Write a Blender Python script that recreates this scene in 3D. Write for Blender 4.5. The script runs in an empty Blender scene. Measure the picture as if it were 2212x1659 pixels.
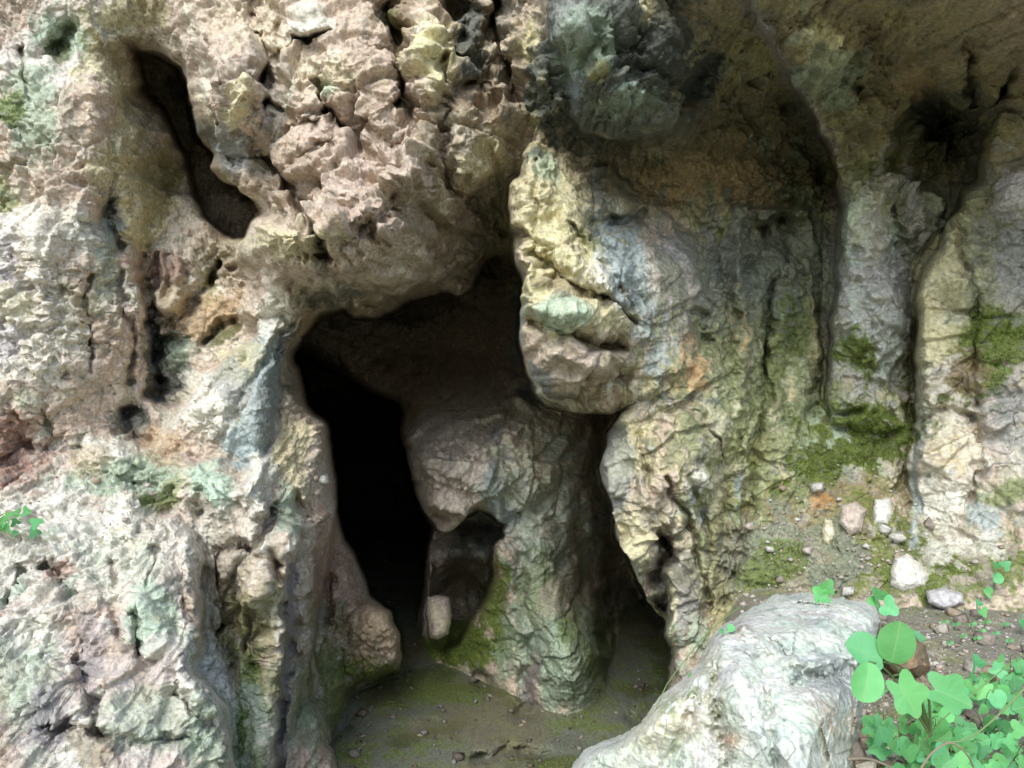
import bpy, math, random, time
import numpy as np
from concurrent.futures import ThreadPoolExecutor
T0 = time.time()
F = 1916.0                      # focal length in units of a 2212-wide frame
CU, CV, CZ = 1106.0, 829.5, 1.8  # principal point, eye height (m)
rng = np.random.RandomState(7)
f32 = np.float32
scene = bpy.context.scene
COL = scene.collection

# ---------------------------------------------------------------- noise
N_ = 32
VOL = rng.rand(N_, N_, N_).astype(f32).ravel()
JIT = [rng.rand(N_ * N_ * N_).astype(f32) for _ in range(3)]
GRA = [(rng.rand(N_ * N_ * N_) * 2 - 1).astype(f32) for _ in range(4)]
POOL = ThreadPoolExecutor(4)

def par(fn, *arrs):
    n = arrs[0].shape[0]
    if n < 20000: return fn(*arrs)
    k = max(4, n // 60000)
    cuts = np.linspace(0, n, k + 1).astype(int)
    parts = list(POOL.map(lambda i: fn(*[a[cuts[i]:cuts[i + 1]] for a in arrs]), range(k)))
    if isinstance(parts[0], tuple):
        return tuple(np.concatenate([p[j] for p in parts]) for j in range(len(parts[0])))
    return np.concatenate(parts)

def _vn(x, y, z):
    xi = np.floor(x); yi = np.floor(y); zi = np.floor(z)
    fx = x - xi; fy = y - yi; fz = z - zi
    fx = fx * fx * (3 - 2 * fx); fy = fy * fy * (3 - 2 * fy); fz = fz * fz * (3 - 2 * fz)
    xi = xi.astype(np.int32); yi = yi.astype(np.int32); zi = zi.astype(np.int32)
    m = N_ - 1
    x0 = xi & m; x1 = (xi + 1) & m
    y0 = (yi & m) * N_; y1 = ((yi + 1) & m) * N_
    z0 = (zi & m) * N_ * N_; z1 = ((zi + 1) & m) * N_ * N_
    def lx(b): 
        a = VOL[b + x0]; return a + (VOL[b + x1] - a) * fx
    a = lx(z0 + y0); b = lx(z0 + y1); c = a + (b - a) * fy
    a = lx(z1 + y0); b = lx(z1 + y1); d = a + (b - a) * fy
    return (c + (d - c) * fz) * 2 - 1

R1 = np.array([[0.00, 0.80, 0.60], [-0.80, 0.36, -0.48], [-0.60, -0.48, 0.64]])
def fbm(x, y, z, freq=1.0, octs=4, gain=0.5, ridge=False, seed=0.0):
    def g(x, y, z):
        x = x * freq + seed * 3.1; y = y * freq + seed * 1.7; z = z * freq + seed * 5.3
        s = 0; a = 1.0; t = 0
        for o in range(octs):
            v = _vn(x, y, z)
            if ridge: v = 1 - 2 * np.abs(v)
            s = s + a * v; t += a; a *= gain
            x, y, z = (2.03 * (R1[0, 0] * x + R1[0, 1] * y + R1[0, 2] * z) + 11.3,
                       2.03 * (R1[1, 0] * x + R1[1, 1] * y + R1[1, 2] * z) + 5.7,
                       2.03 * (R1[2, 0] * x + R1[2, 1] * y + R1[2, 2] * z) + 8.1)
        return (s / t).astype(f32)
    return par(g, x, y, z)

def facets(x, y, z, seed=0.0, tilt=1.0, off=.6):
    """broken-rock cells: each cell is a tilted plane at its own height; returns height, crack closeness"""
    def g(x, y, z):
        x = x + seed * 7.3; y = y + seed * 2.9; z = z + seed * 4.1
        xi = np.floor(x).astype(np.int32); yi = np.floor(y).astype(np.int32); zi = np.floor(z).astype(np.int32)
        fx = x - xi; fy = y - yi; fz = z - zi
        m = N_ - 1
        b1 = np.full(x.shape, 9.0, f32); b2 = np.full(x.shape, 9.0, f32); h = np.zeros(x.shape, f32)
        for dz in (-1, 0, 1):
            zb = ((zi + dz) & m) * N_ * N_
            for dy in (-1, 0, 1):
                yb = zb + ((yi + dy) & m) * N_
                for dx in (-1, 0, 1):
                    ix = yb + ((xi + dx) & m)
                    ax = fx - dx - JIT[0][ix]; ay = fy - dy - JIT[1][ix]; az = fz - dz - JIT[2][ix]
                    d = ax * ax + ay * ay + az * az
                    c = d < b1
                    b2 = np.where(c, b1, np.minimum(b2, d))
                    b1 = np.where(c, d, b1)
                    hh = GRA[3][ix] * off + tilt * (GRA[0][ix] * ax + GRA[1][ix] * ay + GRA[2][ix] * az)
                    h = np.where(c, hh, h)
        return h.astype(f32), (np.sqrt(b2) - np.sqrt(b1)).astype(f32)
    return par(g, x.astype(f32), y.astype(f32), z.astype(f32))

def sst(a, b, x):
    t = np.clip((x - a) / (b - a), 0, 1); return t * t * (3 - 2 * t)

# ---------------------------------------------------------------- 2-D shape tools (plan in view-plane units, always at a real depth)
def seg_dist(U, V, a, b):
    dx, dy = b[0] - a[0], b[1] - a[1]; L = dx * dx + dy * dy + 1e-9
    t = np.clip(((U - a[0]) * dx + (V - a[1]) * dy) / L, 0, 1)
    return np.hypot(U - a[0] - t * dx, V - a[1] - t * dy), t

def poly_sd(U, V, P):
    """signed distance, positive inside"""
    d = np.full(U.shape, 1e9, f32); ins = np.zeros(U.shape, bool)
    n = len(P)
    for i in range(n):
        a, b = P[i], P[(i + 1) % n]
        d = np.minimum(d, seg_dist(U, V, a, b)[0])
        c = ((a[1] > V) != (b[1] > V))
        if a[1] != b[1]:
            ins ^= c & (U < (b[0] - a[0]) * (V - a[1]) / (b[1] - a[1]) + a[0])
    return np.where(ins, d, -d).astype(f32)

def rbf(U, V, pts):
    P = np.array(pts, float); n = len(P); s = 1000.0
    X = P[:, :2] / s
    r = np.hypot(X[:, None, 0] - X[None, :, 0], X[:, None, 1] - X[None, :, 1])
    k = lambda r: r * r * np.log(r + 1e-6)
    A = np.zeros((n + 3, n + 3)); A[:n, :n] = k(r) + np.eye(n) * 0.002
    A[:n, n] = 1; A[:n, n + 1:] = X; A[n, :n] = 1; A[n + 1:, :n] = X.T
    w = np.linalg.solve(A, np.concatenate([P[:, 2], [0, 0, 0]]))
    u = U / s; v = V / s
    out = (w[n] + w[n + 1] * u + w[n + 2] * v).astype(f32)
    for i in range(n):
        out += (w[i] * k(np.hypot(u - X[i, 0], v - X[i, 1]))).astype(f32)
    return out

class Grid:
    """coarse evaluation of smooth shape fields, bilinear lookup at warped positions"""
    def __init__(s, u0, u1, v0, v1, step):
        s.u0, s.v0, s.st = u0, v0, step
        s.nu = int((u1 - u0) / step) + 2; s.nv = int((v1 - v0) / step) + 2
        uu = u0 + np.arange(s.nu) * step; vv = v0 + np.arange(s.nv) * step
        s.U, s.V = np.meshgrid(uu.astype(f32), vv.astype(f32))
    def prep(s, U, V):
        a = np.clip((U - s.u0) / s.st, 0, s.nu - 1.001); b = np.clip((V - s.v0) / s.st, 0, s.nv - 1.001)
        s.i = a.astype(np.int32); s.j = b.astype(np.int32); s.fa = (a - s.i).astype(f32); s.fb = (b - s.j).astype(f32)
    def look(s, A):
        A = A.ravel(); k = s.j * s.nu + s.i
        t = A[k] * (1 - s.fa) + A[k + 1] * s.fa
        k = k + s.nu
        return t * (1 - s.fb) + (A[k] * (1 - s.fa) + A[k + 1] * s.fa) * s.fb

def rim(sd, r, depth):
    t = np.clip(1 - sd / r, 0, 1)
    return np.where(sd > 0, depth * (1 - np.sqrt(np.maximum(1 - t * t, 0))), 1e3).astype(f32)

# strokes: (points, width, depth [+ pushes in, - raises])
def apply_strokes(Y, U, V, strokes):
    for pts, w, dep in strokes:
        us = [p[0] for p in pts]; vs = [p[1] for p in pts]; m = w * 2.2
        idx = np.nonzero((U > min(us) - m) & (U < max(us) + m) & (V > min(vs) - m) & (V < max(vs) + m))[0]
        if not len(idx): continue
        u = U[idx]; v = V[idx]; d = np.full(u.shape, 1e9, f32)
        for a, b in zip(pts[:-1], pts[1:]): d = np.minimum(d, seg_dist(u, v, a, b)[0])
        q = fbm(u, v, u * 0 + w, 1 / 30., 3, .6, seed=dep)
        Y[idx] += (dep * (.55 + .65 * sst(-.4, .4, q)) * np.exp(-(d / (w * (1.15 + .6 * q))) ** 2 * 1.2)).astype(f32)

def ell(U, V, e):
    u, v, ru, rv, ang = e[:5]
    c, s = math.cos(math.radians(ang)), math.sin(math.radians(ang))
    a = (U - u) * c + (V - v) * s; b = -(U - u) * s + (V - v) * c
    return np.hypot(a / ru, b / rv)

def bumps(Y, U, V, lst):
    for e in lst:
        m = max(e[2], e[3]) * 1.6
        idx = np.nonzero((abs(U - e[0]) < m) & (abs(V - e[1]) < m))[0]
        if not len(idx): continue
        r = ell(U[idx], V[idx], e)
        Y[idx] += (e[5] * np.where(r < 1.5, np.exp(-r ** 2.6), 0)).astype(f32)

def world(U, V, Y):
    return (U - CU) / F * Y, Y, CZ - (V - CV) / F * Y

#@@DATA
# ---------------------------------------------------------------- the cliff: large forms
A_ctrl = [(-250,0,3.9),(-250,500,3.6),(-250,900,3.5),(0,0,3.9),(0,300,3.8),(0,600,3.7),(0,900,3.6),(150,150,4.0),(200,500,3.88),(200,800,3.85),(300,950,4.0),(350,650,4.15),
 (420,450,4.5),(450,750,4.3),(350,350,4.7),(390,380,5.1),(330,250,4.8),(300,170,4.5),(240,200,4.05),(430,450,5.1),(290,320,4.2),(500,600,4.4),(230,60,4.0),(560,700,4.1),(450,1000,3.9),(330,850,4.15),(250,-200,3.8),
 (340,20,3.95),(420,100,3.75),(450,220,3.65),(530,330,3.65),(600,150,3.6),(750,100,3.58),(850,30,3.65),(700,300,3.5),(650,450,3.28),(600,530,3.2),(750,480,3.2),
 (900,400,3.4),(800,580,3.35),(720,650,3.7),(850,640,3.95),(950,560,3.85),(1000,450,4.0),(1060,390,3.95),(1080,540,4.7),(950,620,4.15),(1080,150,3.75),(1060,40,3.9),
 (950,100,3.6),(990,180,3.55),(980,330,3.55),(1090,280,3.7),(700,-200,3.75),(1100,-200,3.7),
 (1250,100,3.5),(1400,50,3.3),(1500,100,3.5),(1600,0,3.1),(1700,100,3.5),(1600,300,4.3),(1450,350,4.2),(1400,420,4.35),(1600,430,4.6),(1750,400,4.85),(1700,330,4.6),(1700,200,4.1),(1780,200,4.2),
 (1780,50,3.3),(2000,0,3.0),(2000,150,3.6),(2010,280,4.5),(2150,50,3.2),(2200,200,3.7),(1900,400,4.55),(1500,-200,2.7),(2000,-200,2.6),
 (1650,500,4.6),(1550,600,4.3),(1500,700,4.1),(1600,800,4.2),(1650,1000,4.05),(1600,1200,3.95),(1550,1400,3.9),(1750,650,4.55),(1800,800,4.5),(1710,900,4.25),
 (1880,500,4.35),(1880,700,4.35),(1960,650,4.6),(1950,850,4.5),(2050,600,4.2),(2150,500,4.1),(2200,700,4.0),(2050,900,4.1),(2020,1100,3.95),(2150,1100,3.85),
 (2000,450,4.5),(2200,350,4.0),(1830,950,4.2),(1850,1050,4.05),(1750,1150,3.95),(1880,1200,3.7),(2050,1200,3.7),(2180,1200,3.6),(2450,300,3.6),(2450,800,3.6),(2450,1200,3.4),
 (700,1000,4.3),(780,1250,4.9),(800,1350,4.8),(850,1400,4.9),(780,1450,4.9),(700,1500,4.6),(680,1600,4.2),(730,1640,4.2),(300,1400,3.9),(0,1400,3.6),(1900,1500,3.4),(2300,1600,3.2)]
cave_cut = [(640,770),(655,735),(668,700),(700,682),(740,674),(762,690),(800,688),(832,675),(860,664),(885,650),(920,640),(955,634),(1000,638),(1030,618),(1042,575),(1060,552),
 (1090,545),(1115,560),(1300,600),(1420,900),(1550,1500),(1500,1800),(700,1800),(725,1640),(735,1560),(745,1500),(800,1470),(865,1450),(868,1415),(858,1370),(845,1345),(835,1315),(800,1290),
 (785,1240),(765,1190),(745,1160),(725,1100),(735,1040),(725,1000),(718,960),(710,905),(680,885),(665,860),(652,815)]
crev_cut = [(290,105),(330,112),(380,145),(402,175),(412,215),(425,260),(445,305),(468,335),(462,365),(490,385),(520,405),(552,430),(556,460),(530,490),(522,510),(495,505),(465,500),(440,470),
 (425,430),(415,380),(395,330),(370,290),(350,240),(330,215),(308,190),(300,150)]
hollow = [(932,1142),(965,1150),(990,1128),(1030,1105),(1065,1108),(1090,1130),(1092,1160),(1070,1175),(1062,1215),(1060,1260),(1045,1300),(1020,1340),(990,1385),(960,1400),(935,1390),(925,1330),(930,1280),(940,1235),(930,1190)]
B_ctrl = [(700,640,7.4),(900,640,7.4),(1100,600,6.3),(1300,700,6.4),(600,740,7.2),(780,780,7.6),(900,770,7.6),(1050,770,7.4),(1200,780,7.1),(1000,880,5.9),(1130,880,5.8),(1230,880,6.0),(885,950,5.3),(1000,980,4.85),(1050,1060,4.8),
 (960,1090,5.0),(1100,940,5.15),(1150,1100,5.1),(1190,1000,5.25),(1270,1000,5.8),(1270,1150,5.75),(1130,1300,5.0),(1200,1200,5.1),(1230,1350,4.8),(1220,1480,4.7),(1290,1420,4.95),(1150,1480,5.0),(1340,1000,7.0),
 (1320,1200,7.0),(1380,1350,7.2),(1420,1450,7.0),(1345,1430,6.2),(1000,1380,5.6),(950,1430,5.7),(1080,1350,5.2),(930,1250,5.7),(640,1200,6),(1500,1000,6.5),(1500,1500,5.8)]
slit_cut = [(500,690),(640,760),(720,800),(800,846),(862,872),(872,900),(866,940),(880,1000),(895,1060),(908,1110),(928,1140),(922,1200),(917,1260),(905,1330),(900,1390),(885,1428),(860,1428),(500,1500)]
L4a = [(-500,1010),(-100,1000),(60,985),(180,955),(230,945),(330,962),(420,978),(500,990),(520,1000),(560,985),(588,1000),(590,1040),(584,1075),(600,1120),(650,1160),(635,1215),(628,1290),(615,1400),(605,1500),(595,1660),(560,2900),(-500,2900)]
L4a_c = [(-300,1000,3.6),(100,1000,3.7),(300,980,3.7),(300,1080,3.5),(560,1020,3.55),(480,1030,3.5),(500,1120,3.42),(460,1250,3.6),(560,1250,3.4),(480,1400,3.6),(580,1400,3.45),(600,1500,3.35),(540,1550,3.4),(0,1050,3.5),(50,1650,3.0),(600,1180,3.35),(500,2200,3.0),(-300,2200,2.7)]
L4b = [(-500,1160),(0,1135),(100,1122),(200,1110),(250,1098),(300,1090),(385,1092),(405,1120),(430,1150),(440,1200),(428,1250),(438,1310),(442,1380),(425,1440),(455,1480),(485,1520),(502,1570),(500,1640),(520,1700),(560,2900),(-500,2900)]
L4b_c = [(-300,1150,3.2),(0,1150,3.25),(200,1130,3.35),(370,1110,3.35),(200,1250,3.0),(440,1250,3.05),(100,1400,2.8),(300,1500,2.75),(440,1400,2.9),(500,1550,2.85),(100,1650,2.5),(400,1650,2.65),(-300,1500,2.6),(0,2200,2.2),(500,2200,2.5)]
L5 = [(545,640),(600,628),(640,652),(692,682),(668,722),(622,762),(610,800),(606,850),(602,900),(590,960),(575,1100),(520,1120),(420,1120),(250,1090),(300,985),(325,940),(380,880),(420,830),(470,780),(540,730),(558,690)]
L5_c = [(580,640,4.0),(650,680,4.05),(580,720,3.8),(600,780,3.8),(540,850,3.65),(480,880,3.65),(560,950,3.65),(420,940,3.75),(450,820,3.78),(350,960,3.78),(350,1080,3.9),(550,1080,3.9)]
L6 = [(590,850),(612,815),(648,850),(680,885),(708,905),(718,960),(728,1040),(722,1100),(718,1200),(692,1290),(680,1400),(700,1480),(650,1560),(640,1640),(560,1700),(560,1000)]
L6_c = [(620,880,3.95),(690,920,4.0),(620,1000,3.8),(700,1050,4.0),(640,1150,3.75),(700,1200,4.1),(640,1300,3.8),(660,1400,4.1),(620,1500,3.7),(680,1480,4.4),(600,1650,3.6)]
L2 = [(1168,-500),(1164,0),(1160,40),(1140,80),(1130,112),(1150,200),(1140,280),(1120,330),(1112,380),(1102,430),(1110,500),(1113,580),(1125,640),(1120,700),(1130,760),(1138,810),(1155,850),
 (1185,872),(1240,886),(1300,888),(1345,882),(1380,880),(1450,920),(1600,920),(1650,700),(1560,560),(1480,480),(1350,420),(1290,330),(1240,250),(1215,100),(1190,0),(1190,-500)]
L2_c = [(1180,-300,3.6),(1170,50,3.65),(1170,200,3.75),(1150,300,3.7),(1140,450,3.55),(1180,560,3.38),(1160,700,3.45),(1250,600,3.38),(1250,700,3.35),(1200,800,3.5),(1300,830,3.68),(1340,650,3.48),
 (1380,780,3.68),(1250,400,3.72),(1260,870,3.9),(1450,700,3.82),(1440,860,3.82),(1550,750,4.2),(1500,500,4.4),(1300,300,4.3),(1230,200,4.0)]
L2b = [(1166,-500),(1166,0),(1186,80),(1220,120),(1236,180),(1226,250),(1258,300),(1330,312),(1400,300),(1445,290),(1480,200),(1540,130),(1560,60),(1560,-500)]
L2b_c = [(1200,20,3.35),(1250,50,3.15),(1300,200,3.25),(1400,250,3.45),(1450,100,3.3),(1350,300,3.65),(1260,280,3.5),(1530,60,3.3),(1300,-300,2.9),(1500,-300,2.9)]
L3 = [(1345,870),(1325,930),(1312,970),(1296,1020),(1308,1060),(1328,1100),(1330,1150),(1345,1185),(1370,1230),(1400,1290),(1428,1340),(1445,1400),(1440,1470),(1420,1800),(1620,1800),(1620,1300),(1700,1000),(1720,700),(1500,640),(1400,700),(1370,800)]
L3_c = [(1330,1000,3.9),(1400,950,3.72),(1380,1100,3.78),(1450,1200,3.85),(1480,1400,3.85),(1520,1000,3.8),(1540,1250,3.9),(1620,1100,4.15),(1500,1500,3.8),(1400,1200,3.8),(1400,880,3.82),(1450,740,3.98),(1550,800,4.15),(1620,900,4.2),(1620,700,4.35)]
knob = [(735,1310),(790,1300),(840,1318),(850,1350),(862,1372),(864,1415),(850,1450),(780,1470),(735,1460)]
knob_c = [(740,1380,4.75),(800,1350,4.62),(850,1400,4.75),(800,1450,4.75),(740,1310,4.9)]
foot = [(640,1500),(680,1515),(708,1550),(722,1580),(716,1610),(735,1680),(740,1800),(590,1800),(600,1600)]
foot_c = [(650,1520,4.0),(700,1580,4.0),(650,1600,3.8),(720,1660,3.95),(620,1750,3.6)]
ledge = [(1640,1195),(1760,1180),(1900,1160),(2300,1150),(3000,1150),(3000,3000),(1250,3000),(1330,1900),(1500,1500),(1590,1300)]
rcol = [(1985,620),(2010,560),(2040,500),(2075,430),(2110,395),(2130,300),(2150,230),(2215,215),(2700,200),(2700,1300),(1960,1300),(1965,1100),(1980,950),(1975,800),(1978,700)]
rcol_c = [(2010,620,4.0),(2080,480,4.0),(2170,300,3.85),(2200,600,3.9),(2030,800,3.95),(2180,900,3.85),(2010,1050,3.95),(2150,1120,3.75),(2500,700,3.4),(2500,1200,3.2),(2050,1250,3.7)]
rnose = [(1905,440),(1940,400),(2000,410),(2035,450),(2045,500),(2020,550),(1985,585),(1940,555),(1915,510)]
rnose_c = [(1920,450,4.35),(1980,480,4.15),(2020,500,4.3),(1980,560,4.4)]
ridge = [(1600,-400),(1618,20),(1660,85),(1700,150),(1750,240),(1798,330),(1815,430),(1806,600),(1796,700),(1785,850),(1800,920),(1960,940),(2800,940),(2800,-400)]
ridge_c = [(1600,-300,2.5),(1640,0,2.95),(1720,120,3.3),(1790,250,3.75),(1835,380,4.1),(1830,500,4.2),(1830,600,4.2),(1830,800,4.2),(1890,650,4.12),(1890,480,4.2),(1955,560,4.5),(1960,800,4.45),(1890,900,4.2),(2010,280,4.6),(2000,170,3.8),(2000,0,2.9),(2150,50,3.1),(2200,200,3.7),(1880,100,3.25),(1890,280,4.0),(1950,380,4.5),
 (2100,500,4.4),(2200,700,4.2),(2100,900,4.2),(2600,0,2.8),(2600,500,3.8),(2300,-300,2.5)]
LAYERS = [('C', None, [(750,750,6.9),(820,1000,8.0),(830,1300,8.0),(600,1000,7.5)], 0, 0)]

strokes = [
 # crevices in the overhang
 ([(505,500),(508,570),(535,625)], 24, .18), ([(470,520),(455,600),(400,680)], 16, .12), ([(640,635),(760,668),(880,655),(1000,600)], 26, .14), ([(1040,200),(1060,330),(1075,450)], 20, .10),
 ([(885,350),(850,420),(780,460),(700,495)], 34, -.10), ([(700,330),(730,400),(720,450)], 44, .07), ([(980,590),(880,640),(760,655),(680,640)], 34, .20), ([(600,60),(585,160),(575,260)], 14, .12),
 ([(565,310),(600,360),(650,430),(685,500),(700,550)], 13, .20), ([(500,420),(560,480),(620,520)], 26, -.10), ([(660,320),(740,300),(820,330)], 26, -.08), ([(590,230),(640,270),(700,300)], 18, .09), ([(835,0),(850,90),(865,180),(880,260)], 24, .15), ([(540,0),(560,90),(580,180)], 16, .12), ([(955,200),(965,290),(985,420)], 26, .09), ([(700,240),(780,300),(860,330)], 22, .10), ([(1020,0),(1030,90),(1050,190)], 30, .16), ([(430,130),(480,200),(540,240)], 16, .10), ([(620,480),(560,520),(540,560)], 26, -.10), ([(760,420),(850,520),(950,570)], 30, -.10), ([(600,100),(640,200),(690,300)], 24, -.08), ([(420,60),(470,150),(520,260)], 26, -.06), ([(560,560),(640,545),(720,560)], 14, .08),
 ([(560,160),(570,230),(560,300)], 10, .10),
 ([(690,180),(710,240),(760,300),(790,330)], 14, .16), ([(830,20),(850,60),(850,120),(870,200),(855,230)], 14, .22), 
 ([(955,270),(960,330),(965,400)], 18, .07), ([(955,130),(958,180)], 5, .2), ([(640,80),(665,88),(700,80)], 10, .14), ([(470,310),(520,330),(590,350),(640,420)], 18, .15),
 ([(975,0),(985,60),(990,120),(1000,190)], 16, .28), ([(1070,0),(1060,80),(1090,140),(1110,200)], 14, .3),
 ([(800,430),(850,400),(900,370)], 10, -.05), ([(620,560),(700,590),(800,560)], 14, -.05), ([(880,340),(870,400),(900,440)], 16, -.08),
 ([(560,600),(600,580),(660,600)], 10, .12), ([(740,520),(790,470),(830,520)], 9, .08), ([(1045,560),(1085,580),(1100,610)], 22, .35),
 ([(1010,440),(1050,480),(1090,500)], 14, .12),
 # left wall
 ([(50,100),(55,220)], 5, .08), ([(230,270),(240,340),(243,400)], 7, .06), ([(228,440),(232,500),(250,540)], 14, .15), ([(310,550),(320,620),(330,700),(340,780),(335,850)], 18, .3),
 ([(370,700),(360,780),(370,860)], 24, .2), ([(270,900),(290,960)], 20, .2), ([(440,740),(480,710),(510,690)], 9, .2), ([(470,560),(455,620)], 8, .2), ([(150,60),(120,110)], 16, .12),
 ([(190,600),(200,700),(190,800)], 7, .08), ([(20,560),(100,620)], 12, -.06), ([(0,1010),(40,960),(100,970)], 10, .06), ([(90,880),(110,960)], 10, .07),
 ([(0,260),(60,300)], 12, .06), ([(400,560),(410,640)], 8, .1), ([(280,700),(285,820)], 8, .1),([(340,560),(345,660)], 7, .14),([(370,560),(372,640)], 6, .1),([(262,600),(268,700)], 6, .1),
 # lower left mass
 ([(565,1190),(525,1320),(505,1440)], 12, .10), ([(600,1200),(575,1330),(560,1450)], 9, .10), ([(485,1190),(470,1260),(490,1340)], 10, .08), ([(530,1210),(500,1300),(470,1400)], 9, .07), ([(60,1420),(180,1430),(300,1400)], 12, .03), ([(240,1220),(235,1300),(260,1380)], 8, .05), ([(380,1180),(390,1260),(410,1330)], 8, .05), ([(330,1180),(320,1260)], 7, .05), ([(0,1160),(200,1150),(400,1150)], 26, -.06), ([(100,1560),(260,1600),(420,1590)], 12, .06),
 ([(100,1220),(140,1240),(160,1290)], 12, .12), ([(40,1230),(20,1290)], 14, .1), ([(180,1400),(190,1480),(230,1590)], 18, .07), ([(480,1230),(490,1300),(470,1380)], 12, .14),
 ([(590,1110),(560,1180),(520,1180)], 12, .16), ([(628,1200),(615,1300),(620,1420),(600,1600)], 9, .22), ([(420,1060),(430,1110)], 14, .14), ([(300,1050),(340,1040),(350,1090)], 14, .12),
 ([(570,1000),(545,1060),(560,1110)], 16, -.12), ([(300,1330),(310,1420)], 12, .08), ([(370,1500),(410,1520),(460,1560)], 10, .08), ([(560,1300),(545,1400)], 8, .14), ([(650,1070),(660,1130)], 12, .15),
 ([(595,1150),(600,1250)], 8, .1), ([(640,1300),(640,1400)], 8, .15),
 # left grey pillar
 ([(575,715),(470,830),(380,930)], 9, .05), ([(600,725),(525,850),(480,960)], 9, .06), ([(540,760),(430,880)], 8, .04), ([(640,660),(600,700)], 8, .05),
 ([(640,680),(610,720),(590,770)], 8, .08), ([(600,770),(595,900)], 8, .06),
 # buttress
 ([(1150,540),(1200,590),(1250,630),(1300,650)], 14, .17), ([(1150,700),(1210,710),(1260,740),(1330,750)], 13, .17), ([(1230,500),(1280,560),(1340,620),(1365,650)], 10, .10), ([(1290,480),(1340,560),(1400,640)], 22, .05),
 ([(1270,620),(1330,660),(1360,700)], 12, .12), ([(1250,560),(1310,600),(1350,640)], 22, -.10), ([(1160,660),(1200,650),(1260,690)], 20, -.08), ([(1160,350),(1155,500),(1160,600)], 5, .06),
 ([(1250,330),(1290,380),(1290,440)], 16, .08), ([(1150,800),(1200,770),(1240,790)], 20, -.08), ([(1330,790),(1350,850)], 20, .14), ([(1170,150),(1200,240)], 18, -.08),
 # right jamb
 ([(1395,1010),(1400,1060)], 8, .12), ([(1430,1160),(1440,1200),(1420,1240),(1440,1290),(1430,1330)], 18, .4), ([(1380,930),(1390,1000)], 6, .06), ([(1500,930),(1550,990),(1555,1100)], 9, .07),
 ([(1440,1030),(1480,1120),(1510,1240)], 8, .14), ([(1455,1240),(1460,1400)], 6, -.06), ([(1490,900),(1560,1000),(1590,1160)], 10, .05), ([(1520,1240),(1530,1330)], 8, .12), ([(1350,1060),(1360,1160)], 8, .08),
 # recess, right side
 ([(1640,60),(1700,150),(1760,260),(1800,340)], 16, -.10), ([(1650,490),(1690,470)], 26, .35), ([(1300,480),(1370,470)], 16, .18), ([(1800,400),(1795,600),(1785,850)], 16, .05), ([(1965,600),(1965,800),(1955,950),(1950,1100)], 14, .10),
 ([(1880,430),(1885,620),(1890,850)], 62, -.16), ([(1700,600),(1690,800),(1650,1000)], 20, -.08), ([(1600,500),(1590,700),(1570,900)], 16, -.07), ([(1740,560),(1740,760),(1710,930)], 12, -.07), ([(1660,620),(1650,820),(1620,1050),(1590,1250)], 14, .09), ([(1760,480),(1765,700),(1745,880)], 12, .09), ([(1540,500),(1545,650),(1560,760)], 12, .08), ([(1620,560),(1610,760),(1600,900)], 9, .06), ([(1690,480),(1700,650),(1690,760)], 10, .07), ([(1580,950),(1565,1100),(1560,1250)], 10, .08), ([(1480,420),(1560,480),(1660,470),(1760,440)], 26, -.10), ([(1500,330),(1640,350),(1760,380)], 20, .08), ([(1720,240),(1760,330),(1790,420)], 26, .14), ([(1880,60),(1900,160),(1890,260)], 22, .12), ([(1960,60),(1940,180),(1960,300)], 16, -.08), ([(1840,130),(1860,200)], 14, .1), ([(1560,180),(1620,260),(1680,330)], 20, .08), ([(2060,500),(2100,650),(2090,760)], 12, .07), ([(2110,860),(2100,1000),(2090,1100)], 10, .08), ([(1985,900),(2040,880),(2100,900)], 8, .06), ([(1500,1050),(1540,1200),(1560,1300)], 10, .07), ([(2080,100),(2100,200)], 18, .2), ([(2180,160),(2160,190)], 18, .25), ([(2000,250),(2040,290)], 50, .35), ([(1720,100),(1740,150)], 22, -.12),([(1560,560),(1570,700)], 16, .08),
 ([(1600,900),(1610,1050)], 10, -.05), ([(2100,780),(2080,830)], 20, .08), ([(1810,895),(1850,890)], 8, .1), ([(1500,680),(1510,740)], 12, .12), ([(1650,620),(1640,740),(1650,860)], 12, .1),
 # cave interior
 ([(1070,950),(1080,1010),(1110,1090),(1120,1180),(1125,1300)], 14, .10), ([(960,960),(985,960)], 7, .07),
 ([(1090,990),(1060,980)], 10, .06), ([(940,1370),(950,1390)], 12, .2), ([(1130,1400),(1130,1540)], 16, .15), ([(1310,1300),(1320,1400)], 20, .2),
 ([(690,1180),(700,1260),(700,1330)], 14, .15), ([(1360,1540),(1500,1600)], 20, .1),
 ([(1040,1470),(1060,1480)], 12, .1), ([(820,1560),(950,1540)], 12, -.03), ([(1020,1640),(1100,1620),(1180,1625)], 10, .12), ([(750,1570),(720,1600)], 16, .12),
]
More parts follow.
